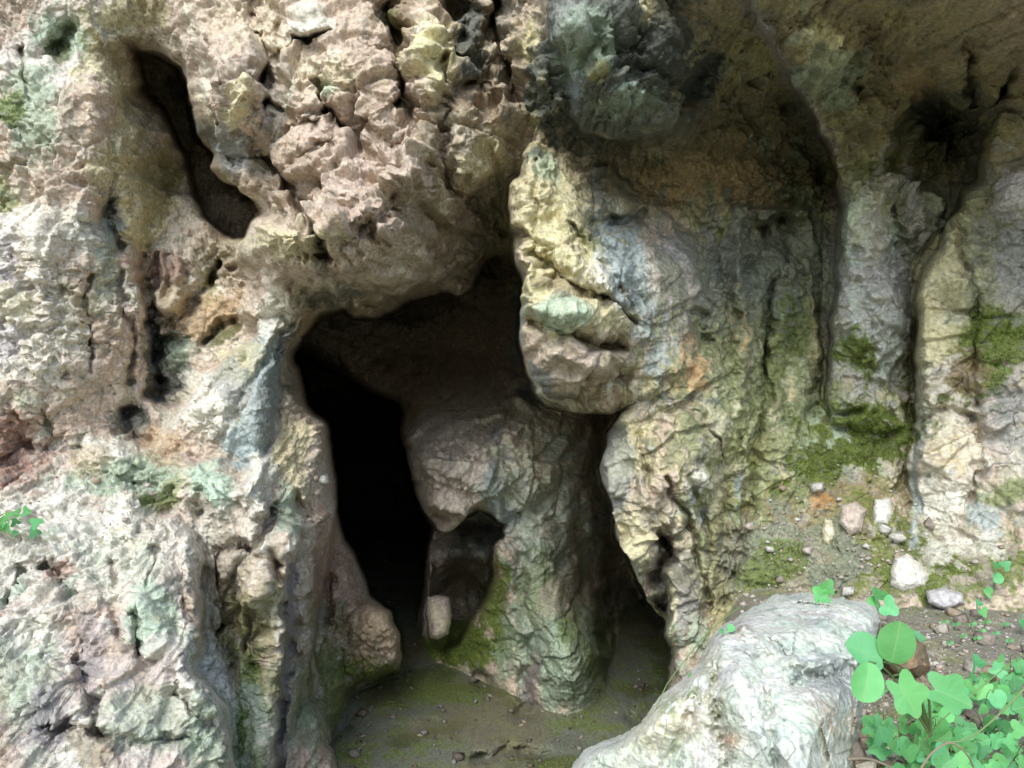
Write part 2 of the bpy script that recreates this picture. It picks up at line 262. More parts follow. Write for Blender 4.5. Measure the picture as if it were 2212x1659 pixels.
bump_l = [
 (640,500,150,90,-15,-.13), (800,500,120,90,-20,-.10), (480,200,110,150,-15,-.10), (720,180,120,110,0,-.10), (930,120,80,110,0,-.08),
 (665,60,45,32,-20,-.16), (760,60,60,60,0,-.10), (520,170,60,70,0,-.08), (540,90,60,40,0,-.06), (930,90,45,60,0,-.15), (960,170,30,30,0,-.12), (995,160,16,30,0,-.12), (740,140,50,40,20,-.07), (930,200,22,26,0,-.06),
 (700,350,70,60,0,-.06), (800,270,50,40,0,.05), (520,220,24,50,15,-.10), (490,360,40,24,30,-.14), (1020,320,80,80,0,-.14), (1010,380,40,40,0,-.08), (1090,240,40,60,0,-.04), (870,450,60,40,-30,-.08),
 (620,500,90,40,-10,-.10), (590,620,50,30,0,-.06), (860,580,80,40,0,-.05), (720,570,60,40,0,-.05), (660,610,10,12,0,-.06), (800,598,10,10,0,-.05),
 (300,440,40,55,0,-.05), (210,250,35,60,0,-.07), (110,250,50,60,0,-.06), (120,380,50,50,0,-.06), (60,180,60,50,0,-.05), (160,190,50,50,0,-.05), (400,560,30,80,5,-.08),(80,520,60,60,0,-.08), (60,660,60,60,0,-.08), (170,450,40,60,0,-.06),
 (230,970,30,25,0,-.12), (270,985,26,22,0,-.12), (445,1050,70,60,0,-.14), (560,1040,36,55,10,-.10), (280,1100,60,30,0,-.06), (130,1190,60,30,0,-.06), (270,1120,26,36,0,-.08), (560,1300,30,90,15,-.08),
 (400,1440,60,60,0,-.08), (440,1500,70,60,0,-.10), (230,1560,80,60,0,-.05), (70,1500,60,60,0,-.05), (100,1310,60,30,0,-.05), (330,1260,60,70,0,-.06), (450,1300,40,60,0,-.06), (640,1080,30,50,10,-.08), (40,960,40,40,0,.06),
 (1200,200,50,80,0,-.05), (1300,60,50,60,0,-.12), (1230,60,50,50,0,-.10), (1360,200,60,50,30,-.14), (1300,140,30,28,0,-.08), (1420,130,60,60,0,-.06), (1150,580,30,60,0,-.06), (1190,680,50,36,15,-.10), (1320,590,40,60,-30,-.08),
 (1240,770,60,30,20,-.08), (1200,830,50,30,0,-.07), (1470,620,60,30,50,-.08), (1440,560,50,60,0,-.06), (1500,560,40,30,0,-.05), (1510,830,50,60,0,-.04), (1450,800,30,50,0,-.05), (1520,1040,30,50,0,-.06), (1480,960,30,60,0,-.05),
 (1330,1020,26,40,0,-.08), (1400,1080,20,60,0,-.06), (1380,1200,22,30,0,-.06), (1470,1080,20,36,0,-.05), (1250,340,40,60,0,-.06), (1150,400,30,50,0,-.06),
 (1770,120,50,60,0,-.08), (1860,230,60,40,0,-.08), (1900,420,50,30,0,-.07), (1880,560,60,120,0,-.05), (1560,330,80,50,0,-.05), (2090,620,50,80,0,-.06), (2060,1000,60,70,0,-.08), (2160,820,60,50,0,-.06), (2120,1120,60,50,0,-.06), (2190,420,40,50,0,-.1),
 (1850,960,90,60,-10,-.05), (1700,960,30,90,10,-.05), (1640,700,30,90,0,-.05), (1720,760,20,90,5,-.05),
 (1000,1010,70,50,20,-.07), (950,1090,40,22,-20,-.05), (1110,1060,60,60,0,-.05), (1000,1080,50,30,0,-.05), (1220,1320,60,70,0,-.05), (1240,1450,60,90,0,-.06), (1000,1190,40,18,0,-.12), (950,1150,20,16,0,-.08), (800,1380,50,50,0,-.05), (1060,1240,20,100,0,-.06),
]

# ---------------------------------------------------------------- base grid
S = 2.0
def axis(a, b, lo, hi):
    mid = np.arange(a, b + .1, S)
    def out(edge, lim, sg):
        r = []; st = S; x = edge
        while (lim - x) * sg > 0:
            st *= 1.16; x += sg * st; r.append(x)
        return r
    l = out(mid[0], lo, -1)[::-1]; h = out(mid[-1], hi, 1)
    return np.concatenate([l, mid, h]).astype(f32)
us = axis(-380, 2590, -9000, 11000); vs = axis(-190, 1780, -6000, 3400)
nu, nv = len(us), len(vs)
Ug, Vg = np.meshgrid(us, vs); U = Ug.ravel().copy(); V = Vg.ravel().copy()
Ucl = np.clip(U, -350, 2560); Vcl = np.clip(V, -300, 3300)
# ragged outlines: shift the plan by noise before looking the forms up
zz = np.zeros_like(U)
inner = (U > -420) & (U < 2640) & (V > -230) & (V < 1900)
wx = fbm(Ucl, Vcl, zz, 1 / 40., 3, .55, seed=1) * 13; wy = fbm(Ucl, Vcl, zz + 9, 1 / 40., 3, .55, seed=2) * 13
calm = 1 - .65 * np.exp(-ell(Ucl, Vcl, (1000, 1050, 380, 380, 0)) ** 4) * 1.0
Uw = Ucl + wx * calm; Vw = Vcl + wy * calm
G = Grid(-420, 2620, -340, 3340, 6.0); G.prep(Uw, Vw)
GU, GV = G.U, G.V
def layer(ctrl, poly=None, r=30, dep=.3, cuts=(), sm=1.0):
    base = G.look(np.clip(rbf(GU, GV, ctrl), 1.0, 12))
    if poly is not None: base = base + rim(G.look(poly_sd(GU, GV, poly)), r, dep)
    for c, cr, cd in cuts: base = base + rim(-G.look(poly_sd(GU, GV, c)), cr, cd)
    return base
names = ['back_recess', 'cave_wall', 'cliff_face', 'rock_ledge', 'rock_shelf', 'leaning_pillar', 'left_jamb', 'hanging_buttress', 'dark_overhang', 'right_jamb', 'jamb_knob', 'jamb_foot', 'cave_floor', 'earth_ledge', 'fissured_column', 'rock_nose']
fl = np.where(Vcl > 1000, CZ * F / np.maximum(Vcl - CV, 60), 99).astype(f32)
ld = np.where(Vcl > 1050, .88 * F / np.maximum(Vcl - CV, 60), 99).astype(f32)
ld = ld + rim(G.look(poly_sd(GU, GV, ledge)), 60, .5)
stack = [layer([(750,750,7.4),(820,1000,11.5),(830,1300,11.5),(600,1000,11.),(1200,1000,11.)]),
 layer(B_ctrl, None, cuts=[(slit_cut, 60, 1.0), (hollow, 22, .25)]),
 layer(A_ctrl, None, cuts=[(cave_cut, 46, .55), (crev_cut, 26, .45)]),
 layer(L4a_c, L4a, 45, .35), layer(L4b_c, L4b, 40, .4), layer(L5_c, L5, 50, .35), layer(L6_c, L6, 40, .45),
 layer(L2_c, L2, 34, .42), layer(L2b_c, L2b, 40, .3), layer(L3_c, L3, 34, .42), layer(knob_c, knob, 26, .25), layer(foot_c, foot, 26, .3),
 fl, ld, layer(rcol_c, rcol, 26, .38), layer(rnose_c, rnose, 34, .25), layer(ridge_c, ridge, 22, .18)]
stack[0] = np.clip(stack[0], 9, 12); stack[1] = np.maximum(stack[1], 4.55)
stack = [np.minimum(s, 12.0) for s in stack]
hbr = rim(G.look(poly_sd(GU, GV, [(925,1150),(960,1120),(1040,1085),(1110,1090),(1125,1200),(1110,1330),(1060,1420),(985,1425),(925,1410)])), 16, .5)
hb = hbr + np.where((abs(Ucl - 1010) < 150) & (abs(Vcl - 1250) < 190), rbf(Uw, Vw, [(950,1150,6.6),(1050,1150,6.6),(1000,1195,5.6),(1000,1245,7.0),(950,1300,7.0),(1050,1300,6.8),(980,1400,5.85),(920,1250,6.0),(1080,1250,5.9)]), 99)
stack[1] = np.minimum(stack[1], hb)
# crevice floor behind the opened crack on the left
crevf = layer([(400,200,5.7),(420,350,5.9),(500,450,5.6),(300,100,5.0)])
crevf = np.where(Ucl < 620, np.where(Vcl < 600, crevf, 99), 99)
stack[1] = np.where((Ucl < 620) & (Vcl < 600), np.maximum(crevf, 4.6), np.where((Vcl < 450) | (Ucl < 450) | (Ucl > 1750), 12.0, stack[1]))
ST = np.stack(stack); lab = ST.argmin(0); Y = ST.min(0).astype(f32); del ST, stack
print('layers', round(time.time() - T0, 1))
Us, Vs = Uw + fbm(Ucl, Vcl, zz + 3, 1 / 60., 2, seed=3) * 8, Vw + fbm(Ucl, Vcl, zz + 6, 1 / 60., 2, seed=4) * 8
Ux = Us + fbm(Ucl, Vcl, zz + 3, 1 / 22., 3, seed=13) * 9; Vx = Vs + fbm(Ucl, Vcl, zz + 6, 1 / 22., 3, seed=14) * 9
apply_strokes(Y, Ux, Vx, strokes); bumps(Y, Us, Vs, bump_l)

def normals(P):
    Q = P.reshape(nv, nu, 3)
    du = np.zeros_like(Q); dv = np.zeros_like(Q)
    du[:, 1:-1] = Q[:, 2:] - Q[:, :-2]; du[:, 0] = Q[:, 1] - Q[:, 0]; du[:, -1] = Q[:, -1] - Q[:, -2]
    dv[1:-1] = Q[2:] - Q[:-2]; dv[0] = Q[1] - Q[0]; dv[-1] = Q[-1] - Q[-2]
    n = np.cross(du, dv); n /= np.linalg.norm(n, axis=2, keepdims=True) + 1e-12
    n = n.reshape(-1, 3)
    # face the viewer side
    return n

def region(lst, base=0.0):
    m = np.full(GU.shape, base, f32)
    for e in lst: m += e[5] * np.exp(-ell(GU, GV, e) ** 3)
    return np.clip(G.look(m), 0, 2)

w_block = region([(760,330,330,380,0,1.0),(1320,140,190,190,0,1.0),(1850,200,400,260,0,.4),(1600,420,220,80,0,.2),(2100,800,160,450,0,.45),(1030,1020,170,150,0,1.1),(1200,1300,140,250,0,.4),(1230,700,140,260,0,.8),(1400,1100,110,330,0,.4),(1050,100,120,200,0,.6)], .22)
w_flake = region([(80,550,430,650,0,1.0),(300,1400,420,360,0,.85),(660,1150,110,350,0,.8),(480,900,140,130,0,.5)], .18)
w_rib = region([(540,1300,110,230,8,1.0),(1450,1200,160,330,-8,1.0),(1640,850,170,460,0,1.1),(1780,600,160,250,0,.6),(640,1300,110,350,0,.7),(200,600,260,400,0,.9),(250,1400,300,260,0,.7),(1890,650,90,260,0,.3),(2080,800,150,400,0,.4),(1150,1200,130,300,0,.1)], .1)
w_smooth = region([(560,870,60,130,0,.8),(1880,650,90,220,0,.5),(1200,1350,200,250,0,.3),(900,1560,400,120,0,.6),(1000,800,300,130,0,.5)], 0)
quiet = np.clip(1 - w_smooth, .4, 1)
floorish = (lab == 12) | (lab == 13)
quiet = np.where(floorish, .3, quiet).astype(f32)

def blur(P, k):
    Q = P.reshape(nv, nu, 3)
    for _ in range(2):
        for ax in (0, 1):
            pad = [(0, 0)] * 3; pad[ax] = (k + 1, k)
            c = np.cumsum(np.pad(Q, pad, mode='edge'), axis=ax, dtype=np.float64)
            Q = ((c[2 * k + 1:] - c[:-2 * k - 1]) if ax == 0 else (c[:, 2 * k + 1:] - c[:, :-2 * k - 1])) / (2 * k + 1)
    return Q.reshape(-1, 3).astype(f32)
x, y, z = world(U, V, Y)
P = np.stack([x, y, z], 1).astype(f32); P0 = P.copy()
n = normals(blur(P, 9))
if (n[:, 1].mean() > 0): n = -n
n[:, 1] -= 1.7; n /= np.linalg.norm(n, axis=1, keepdims=True)      # lean the offsets outwards
def disp(P, n, d): return P + n * d[:, None]
x, y, z = P.T; y = y * .18
def stretch(P):
    Q = P.reshape(nv, nu, 3); a = np.zeros((nv, nu), f32)
    d = np.linalg.norm(Q[:, 1:] - Q[:, :-1], axis=2); a[:, 1:] = d; a[:, :-1] = np.maximum(a[:, :-1], d)
    d = np.linalg.norm(Q[1:] - Q[:-1], axis=2); a[1:] = np.maximum(a[1:], d); a[:-1] = np.maximum(a[:-1], d)
    b = a.copy()
    for k in (1, 2): 
        b[:, k:] = np.maximum(b[:, k:], a[:, :-k]); b[:, :-k] = np.maximum(b[:, :-k], a[:, k:]); b[k:] = np.maximum(b[k:], a[:-k]); b[:-k] = np.maximum(b[:-k], a[k:])
    return b.ravel()
st1 = stretch(P); k_mid = np.clip(.05 / st1, .12, 1).astype(f32); k_fine = np.clip(.013 / st1, .05, 1).astype(f32)
farther = np.clip((7 - Y) / 2, .3, 1)
# pass 1: medium forms
wpx = fbm(x, y, z, 2.2, 2, seed=5) * .06; wpz = fbm(x, y, z, 2.2, 2, seed=6) * .06
xa, za = x + wpx, z + wpz
big, bc = facets(xa * 2.6 + za * 1.0, y * 2.6, za * 3.0 - xa * 1.4, 1)
mid, mc = facets((xa + .5 * za) * 5.2, y * 6, (za - .6 * xa) * 7.5, 2, 1.25, .3); mid2, _ = facets((x - .3 * z) * 9.5, y * 8, (z + .5 * x) * 12, 12, 1.2, .3)
und = fbm(x, y, z, 1.6, 3, seed=7)
lean = (.12 + region([(1450,900,170,700,0,.45)]) - region([(300,1450,480,400,0,.50),(2100,700,200,700,0,.25),(480,850,180,200,-45,1.0)])).astype(f32)
rib = .6 * fbm(x + lean * z, y, z * .12, 8., 3, .5, ridge=True, seed=8) + .7 * fbm(x + lean * z, y, z * .08, 3.6, 2, .5, ridge=True, seed=28)
flk, fc = facets(xa * 15, y * 13, (za) * 5.5, 3)
d1 = und * .05 + (big * .055 * (w_block + .5 * w_flake) + (mid * .052 + mid2 * .022) * (w_block + .13) * k_mid) * quiet + rib * .07 * w_rib * quiet * k_mid + flk * .026 * w_flake * quiet * k_fine
w_rec = region([(1750,250,480,250,0,1.0)]); d1 += w_rec * (.075 * fbm(x * 1.2 + z, y, z - .5 * x, 5., 4, .6, ridge=True, seed=15) + .03 * fbm(x, y, z, 11., 3, .6, seed=16)) * k_mid
d1 -= .03 * np.exp(-(bc / .05) ** 2) * w_block * quiet
d1 = d1 * np.where(inner, 1, .6)
P = disp(P, n, d1.astype(f32))
def relax(P, lo, hi, k, reps):
    for _ in range(reps):
        m = np.clip((stretch(P) - lo) / (hi - lo), 0, 1)[:, None] * (inner[:, None])
        P = (P * (1 - m) + blur(P, k) * m).astype(f32)
    return P
P = relax(P, .016, .045, 1, 1)
n2 = normals(blur(P, 4))
if (n2[:, 1].mean() > 0): n2 = -n2
n2[:, 1] -= .9; n2 /= np.linalg.norm(n2, axis=1, keepdims=True)
x, y, z = P0.T; y = y * .2
# pass 2: small breaks
sm, sc = facets((x + .3 * z) * 20 + wpx * 8, y * 20, (z - .5 * x) * 27, 4, 1.15, .4)
s2, sc2 = facets(x * 34 + wpz * 8, y * 34, z * 26, 5)
fine = fbm(x, y, z, 26., 4, .6, ridge=True, seed=9)
grit = fbm(x, y, z, 60., 2, .6, seed=10)
patchy = .25 + 1.1 * sst(-.35, .4, fbm(x, y, z, 2.7, 3, seed=11))
d2 = (sm * .017 * (w_block * .35 + w_flake * 1.0 + .25) + s2 * .012 * (.25 + 1.3 * w_flake + .15 * w_block)) * quiet * patchy * np.where(w_block > .6, patchy ** .7, 1) + fine * .008 * (.4 + .6 * quiet) * (.4 + .6 * patchy) + grit * .003
st2 = stretch(P); d2 = d2 * np.clip(.019 / st2, .04, 1); P = disp(P, n2, d2.astype(f32)); P = relax(P, .024, .06, 1, 1)
x, y, z = P.T
print('relief', round(time.time() - T0, 1), len(P))

# ---------------------------------------------------------------- mineral colours (albedo)
PAL = dict(tan=(.46,.38,.315), pink=(.51,.42,.355), cream=(.57,.53,.35), white=(.66,.64,.57), lilac=(.50,.475,.475), ggreen=(.32,.40,.31), grey=(.27,.28,.27),
 dgrey=(.10,.11,.10), black=(.045,.05,.045), moss=(.13,.17,.045), mossd=(.075,.09,.03), orange=(.40,.285,.165), brown=(.20,.155,.095), red=(.30,.19,.15), olive=(.27,.26,.13), bluegrey=(.33,.38,.38), purple=(.24,.22,.235), soil=(.225,.21,.165), rust=(.42,.24,.12), mint=(.42,.52,.42))
C = np.empty((len(U), 3), f32); C[:] = PAL['tan']
nA = fbm(x, y, z, 4.0, 5, .6, seed=20); nB = fbm(x, y, z, 9.0, 4, .6, seed=21); nC = fbm(x, y * .6, z * .3, 12.0, 4, .6, seed=22); nD = fbm(x, y, z, 1.7, 3, .5, seed=23)
nE = fbm(x, y, z, 30.0, 3, .6, seed=24)
def paint(idx_mask, col, k):
    """idx_mask (indices), k strength array"""
    C[idx_mask] += (np.array(PAL[col], f32) - C[idx_mask]) * np.clip(k, 0, 1)[:, None]
def blob(col, u, v, ru, rv, ang=0, k=.9, rough=.5, streak=0):
    m = max(ru, rv) * 1.7
    idx = np.nonzero((abs(Us - u) < m) & (abs(Vs - v) < m))[0]
    r = ell(Us[idx], Vs[idx], (u, v, ru, rv, ang))
    nn = (nA[idx] * .6 + nB[idx] * .9) * (1 - streak) + nC[idx] * 1.4 * streak
    paint(idx, col, k * sst(.22, -.10, (r - 1) * .55 + (nn + nE[idx] * .5) * rough * 1.25))
def line(col, pts, w, k=.9, rough=.4):
    us_ = [p[0] for p in pts]; vs_ = [p[1] for p in pts]; m = w * 2.5
    idx = np.nonzero((Us > min(us_) - m) & (Us < max(us_) + m) & (Vs > min(vs_) - m) & (Vs < max(vs_) + m))[0]
    u_, v_ = Us[idx], Vs[idx]; d = np.full(u_.shape, 1e9, f32)
    for a, b in zip(pts[:-1], pts[1:]): d = np.minimum(d, seg_dist(u_, v_, a, b)[0])
    paint(idx, col, k * sst(.35, -.2, (d / w - 1) * .6 + (nB[idx] + nA[idx] * .5) * rough))
def scatter(col, field, lo, hi, k=.6, where=None):
    kk = k * sst(lo, hi, field)
    if where is not None: kk = kk * where
    C[:] = C + (np.array(PAL[col], f32) - C) * np.clip(kk, 0, 1)[:, None]
#@@COLOR
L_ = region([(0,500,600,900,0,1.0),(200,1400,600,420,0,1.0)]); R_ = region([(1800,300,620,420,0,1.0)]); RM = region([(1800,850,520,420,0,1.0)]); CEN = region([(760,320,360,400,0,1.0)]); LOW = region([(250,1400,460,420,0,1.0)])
CAVE = region([(1000,1000,420,380,0,1.)])
scatter('pink', nD, -.3, .4, .6)
scatter('lilac', nB - nD * .5, -.3, .3, .6, LOW); scatter('ggreen', nA, -.1, .4, .5, LOW)
scatter('lilac', nA, -.1, .45, .6, L_); scatter('cream', nD + nA * .5, .1, .5, .4, L_); scatter('white', nA - nD * .4, 0, .45, .8, np.clip(L_ * .5 + LOW, 0, 1)); scatter('ggreen', nB, .05, .5, .45, L_)
scatter('cream', nA, -.05, .4, .65, CEN); scatter('pink', -nA, .0, .5, .45, CEN); scatter('white', nB + nA * .5, .15, .6, .6, CEN); scatter('tan', nD, 0, .4, .5, CEN); scatter('orange', nB - nA, .25, .8, .3, CEN)
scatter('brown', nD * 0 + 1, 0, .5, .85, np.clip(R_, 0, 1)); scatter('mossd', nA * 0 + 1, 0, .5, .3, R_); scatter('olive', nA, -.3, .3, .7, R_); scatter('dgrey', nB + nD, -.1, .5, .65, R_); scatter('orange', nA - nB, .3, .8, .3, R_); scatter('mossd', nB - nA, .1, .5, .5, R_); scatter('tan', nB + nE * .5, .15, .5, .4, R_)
scatter('ggreen', nA * .5 + nC, -.2, .3, .7, RM); scatter('dgrey', -nC - nA * .3, .05, .4, .35, RM); scatter('olive', nC - nA * .5, -.1, .35, .7, RM); scatter('grey', nB, .05, .5, .6, RM); scatter('cream', nC, .1, .45, .7, RM); scatter('olive', nC * -1 + nA * .3, .2, .5, .6, RM)
scatter('tan', nA, -.9, -.2, .5, CAVE)
nS = fbm(x + lean * z, y * .15, z * .05, 13., 4, .6, seed=26)
REC = region([(1640,850,230,460,0,1.0),(1890,680,100,260,0,.5),(1450,1200,130,330,0,.4)]); LOWP = region([(1180,1380,170,260,0,1.0),(700,1420,120,160,0,.8)])
scatter('cream', nS, .12, .4, .75, REC); scatter('moss', -nS, .12, .4, .55, REC); scatter('dgrey', nS * .6 - nA, .22, .5, .6, REC); scatter('white', nS - nB * .3, .3, .55, .6, REC)
scatter('moss', nS, .0, .4, .6, LOWP); scatter('ggreen', -nS, .0, .4, .6, LOWP)
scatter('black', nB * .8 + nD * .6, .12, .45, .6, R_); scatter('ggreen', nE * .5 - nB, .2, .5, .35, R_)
# left wall
blob('cream', 240, 240, 60, 220, -8, .75); blob('pink', 205, 250, 40, 70, 0, .8); blob('cream', 320, 440, 60, 110, 5, .8); blob('olive', 330, 400, 50, 90, 0, .4); blob('ggreen', 70, 230, 60, 90, 0, .7); blob('moss', 20, 245, 26, 40, 0, .7); blob('moss', 10, 440, 20, 60, 0, .6)
blob('ggreen', 140, 70, 60, 50, 0, .8); blob('mossd', 125, 105, 22, 30, 0, .8); blob('olive', 250, 40, 90, 50, 0, .6); blob('brown', 270, 110, 70, 36, 20, .6); blob('dgrey', 235, 480, 18, 60, 5, .8); blob('bluegrey', 200, 510, 40, 30, 0, .7)
blob('white', 100, 500, 90, 60, 0, .7); blob('white', 80, 700, 80, 110, 0, .7); blob('lilac', 20, 620, 30, 120, 0, .8); blob('cream', 40, 650, 30, 40, 0, .5); blob('purple', 20, 590, 60, 14, 30, .5); blob('red', 30, 960, 40, 70, 0, .8); blob('red', 100, 1010, 30, 50, 0, .6)
blob('orange', 450, 680, 70, 50, -30, .65); blob('olive', 455, 620, 24, 40, 0, .6); blob('dgrey', 365, 800, 42, 70, 0, .85); blob('dgrey', 330, 740, 20, 60, 0, .7); blob('dgrey', 275, 910, 36, 36, 0, .8); blob('ggreen', 380, 760, 30, 30, 0, .5); blob('brown', 480, 560, 50, 60, 0, .6)
blob('red', 340, 590, 60, 40, 0, .5); blob('mossd', 480, 730, 40, 12, -35, .8); blob('ggreen', 230, 600, 25, 60, 0, .5); blob('brown', 460, 300, 160, 30, 60, .7); blob('cream', 350, 640, 50, 20, 0, .3)
# pillar left
blob('bluegrey', 560, 850, 50, 150, 8, .95, .35); blob('bluegrey', 520, 960, 40, 40, 0, .8); blob('white', 450, 870, 60, 60, -40, .85); blob('white', 600, 680, 36, 46, 0, .8); blob('grey', 575, 900, 20, 60, 5, .6); blob('dgrey', 615, 740, 12, 40, 30, .7); blob('cream', 510, 780, 40, 40, -40, .6); blob('grey', 500, 830, 30, 40, -40, .6)
blob('brown', 640, 800, 22, 60, 0, .6); blob('orange', 665, 700, 22, 26, 0, .6); blob('cream', 640, 1000, 40, 90, 5, .6); blob('mossd', 615, 900, 10, 60, 0, .5)
# shelf
blob('ggreen', 280, 1030, 90, 50, 0, .8); blob('mint', 455, 1045, 60, 36, 20, .9, .3); blob('moss', 340, 1080, 40, 16, 0, .7); blob('moss', 370, 1050, 16, 20, 0, .5); blob('white', 565, 1035, 30, 50, 0, .9, .3); blob('white', 230, 970, 50, 24, 0, .8); blob('white', 270, 1110, 30, 40, 0, .8); blob('orange', 350, 960, 40, 30, 0, .5); blob('orange', 200, 1000, 30, 30, 0, .4)
blob('white', 250, 1200, 260, 80, 0, .55); blob('mint', 340, 1330, 50, 50, 0, .8); blob('ggreen', 60, 1480, 70, 90, 0, .5); blob('mint', 300, 1220, 40, 40, 0, .3); blob('red', 130, 1230, 30, 24, 0, .6); blob('purple', 200, 1440, 20, 90, 0, .5); blob('ggreen', 350, 1560, 120, 60, 0, .5); blob('white', 440, 1480, 60, 60, 0, .6)
blob('brown', 520, 1300, 90, 130, 10, .5, .8, .6); blob('tan', 540, 1330, 60, 100, 10, .5, .9, 1); blob('ggreen', 540, 1550, 70, 100, 0, .6, .9, 1); blob('moss', 560, 1500, 40, 100, 0, .5, .9, 1); blob('olive', 500, 1350, 50, 90, 10, .6); blob('olive', 560, 1330, 40, 90, 10, .55); blob('purple', 110, 1560, 60, 60, 30, .7); blob('brown', 190, 1610, 60, 40, 30, .6); blob('mint', 620, 1100, 20, 60, 0, .6); blob('moss', 520, 1420, 40, 60, 0, .4); blob('moss', 650, 1500, 40, 70, 0, .4); blob('mint', 600, 1580, 30, 60, 0, .3); blob('moss', 570, 1470, 30, 30, 0, .5); blob('bluegrey', 545, 1540, 20, 60, 0, .4)
line('purple', [(632,1210), (628,1290), (618,1400), (606,1520), (598,1660)], 10, .8)
# overhang
blob('white', 660, 50, 40, 36, 0, .8); blob('dgrey', 655, 85, 42, 10, 8, .85, .3); blob('ggreen', 620, 200, 16, 40, 20, .6); blob('grey', 560, 180, 60, 50, 0, .3); blob('dgrey', 480, 290, 70, 22, 30, .75); blob('dgrey', 600, 290, 16, 50, 0, .7); blob('ggreen', 710, 185, 30, 14, 30, .6); blob('grey', 530, 340, 60, 30, 20, .8); blob('cream', 520, 220, 22, 46, 10, .8, .3)
blob('pink', 700, 350, 80, 70, 0, .8); blob('pink', 680, 430, 50, 60, 0, .7); blob('pink', 620, 180, 70, 60, 0, .3); blob('brown', 860, 90, 22, 110, 0, .7); blob('mossd', 845, 50, 20, 20, 0, .8); blob('mossd', 870, 160, 14, 50, 0, .6); blob('cream', 940, 110, 50, 80, 0, .8); blob('dgrey', 1020, 80, 36, 100, 0, .92); blob('dgrey', 1090, 60, 20, 80, 0, .6); blob('brown', 1060, 60, 24, 80, 0, .5)
blob('brown', 1020, 240, 60, 40, 0, .4); blob('cream', 1040, 340, 50, 50, 0, .5); blob('brown', 1000, 480, 110, 60, 20, .6); blob('brown', 850, 650, 140, 40, 0, .6); blob('dgrey', 730, 640, 60, 20, 0, .6); blob('dgrey', 690, 540, 14, 60, -15, .6); blob('brown', 620, 400, 60, 60, 0, .4); blob('cream', 620, 520, 80, 36, 0, .6); blob('brown', 1060, 580, 60, 50, 0, .7); blob('olive', 1080, 480, 30, 60, 0, .5); blob('brown', 930, 330, 24, 80, 0, .5)
# buttress
blob('cream', 1230, 600, 110, 140, 0, .85); blob('cream', 1180, 450, 60, 130, 0, .7); blob('white', 1310, 600, 40, 60, -30, .8); blob('mint', 1200, 680, 50, 26, 15, .75); blob('bluegrey', 1120, 700, 12, 130, 0, .85); blob('grey', 1150, 830, 40, 40, 0, .85); blob('dgrey', 1200, 860, 70, 22, 0, .7); blob('brown', 1300, 840, 60, 50, 0, .7); blob('brown', 1220, 620, 50, 16, 25, .6); blob('pink', 1250, 770, 50, 24, 10, .7); blob('brown', 1290, 740, 50, 26, 10, .5)
blob('olive', 1180, 200, 40, 90, 0, .6); blob('cream', 1150, 80, 18, 60, 10, .8); blob('cream', 1190, 190, 14, 70, -15, .6); blob('ggreen', 1190, 360, 30, 30, 0, .6); blob('dgrey', 1290, 400, 16, 70, 0, .8)
blob('bluegrey', 1350, 560, 50, 90, -30, .95, .3); blob('bluegrey', 1390, 680, 40, 60, -20, .8); blob('bluegrey', 1430, 780, 40, 50, -20, .7); blob('dgrey', 1330, 475, 40, 10, 0, .8); blob('mossd', 1270, 520, 50, 14, 30, .7); blob('white', 1450, 600, 74, 56, 40, .9, .35); blob('pink', 1460, 600, 60, 50, 40, .7, .6); blob('pink', 1440, 520, 50, 50, 20, .7); blob('lilac', 1470, 560, 40, 24, 30, .7); blob('dgrey', 1520, 700, 24, 50, -8, .8); blob('dgrey', 1400, 700, 14, 14, 0, .5)
blob('orange', 1500, 800, 60, 60, 0, .85, .35); blob('orange', 1580, 750, 40, 90, 0, .6); blob('orange', 1480, 830, 40, 30, 0, .6); blob('mossd', 1517, 792, 9, 7, 0, .9, .1); blob('mossd', 1580, 815, 18, 10, -30, .7); line('dgrey', [(1430,860),(1480,850),(1540,880)], 9, .8)
blob('ggreen', 1540, 830, 30, 50, 0, .5); blob('cream', 1380, 950, 34, 60, 0, .85); blob('tan', 1440, 1000, 44, 90, 0, .8); blob('dgrey', 1500, 1000, 30, 100, -6, .55); blob('white', 1510, 1040, 30, 36, 0, .8); blob('bluegrey', 1340, 1020, 26, 90, 0, .5); blob('cream', 1370, 1180, 30, 70, 10, .8); blob('black', 1435, 1180, 22, 30, 0, .8); blob('black', 1440, 1280, 16, 50, 0, .7); blob('bluegrey', 1500, 1090, 40, 50, 0, .6)
blob('grey', 1480, 1300, 40, 120, 0, .7); blob('olive', 1560, 1250, 50, 150, 5, .7); line('cream', [(1455,1230),(1462,1330),(1456,1410)], 6, .7); blob('ggreen', 1500, 1380, 40, 60, 0, .6); blob('cream', 1560, 1150, 20, 90, 0, .5)
# dark overhang top centre
blob('dgrey', 1330, 130, 170, 170, 0, .95, .35); blob('black', 1420, 130, 80, 60, 0, .7); blob('grey', 1240, 60, 30, 40, 0, .8); blob('ggreen', 1270, 100, 50, 60, 0, .5); blob('bluegrey', 1370, 205, 36, 16, 35, .8, .3); blob('bluegrey', 1250, 190, 30, 20, 0, .6); blob('ggreen', 1350, 220, 60, 30, 0, .5); blob('olive', 1300, 160, 14, 16, 0, .6); blob('cream', 1385, 30, 24, 28, 0, .6); blob('dgrey', 1250, 280, 50, 30, 0, .6); blob('dgrey', 1450, 280, 60, 40, 0, .6)
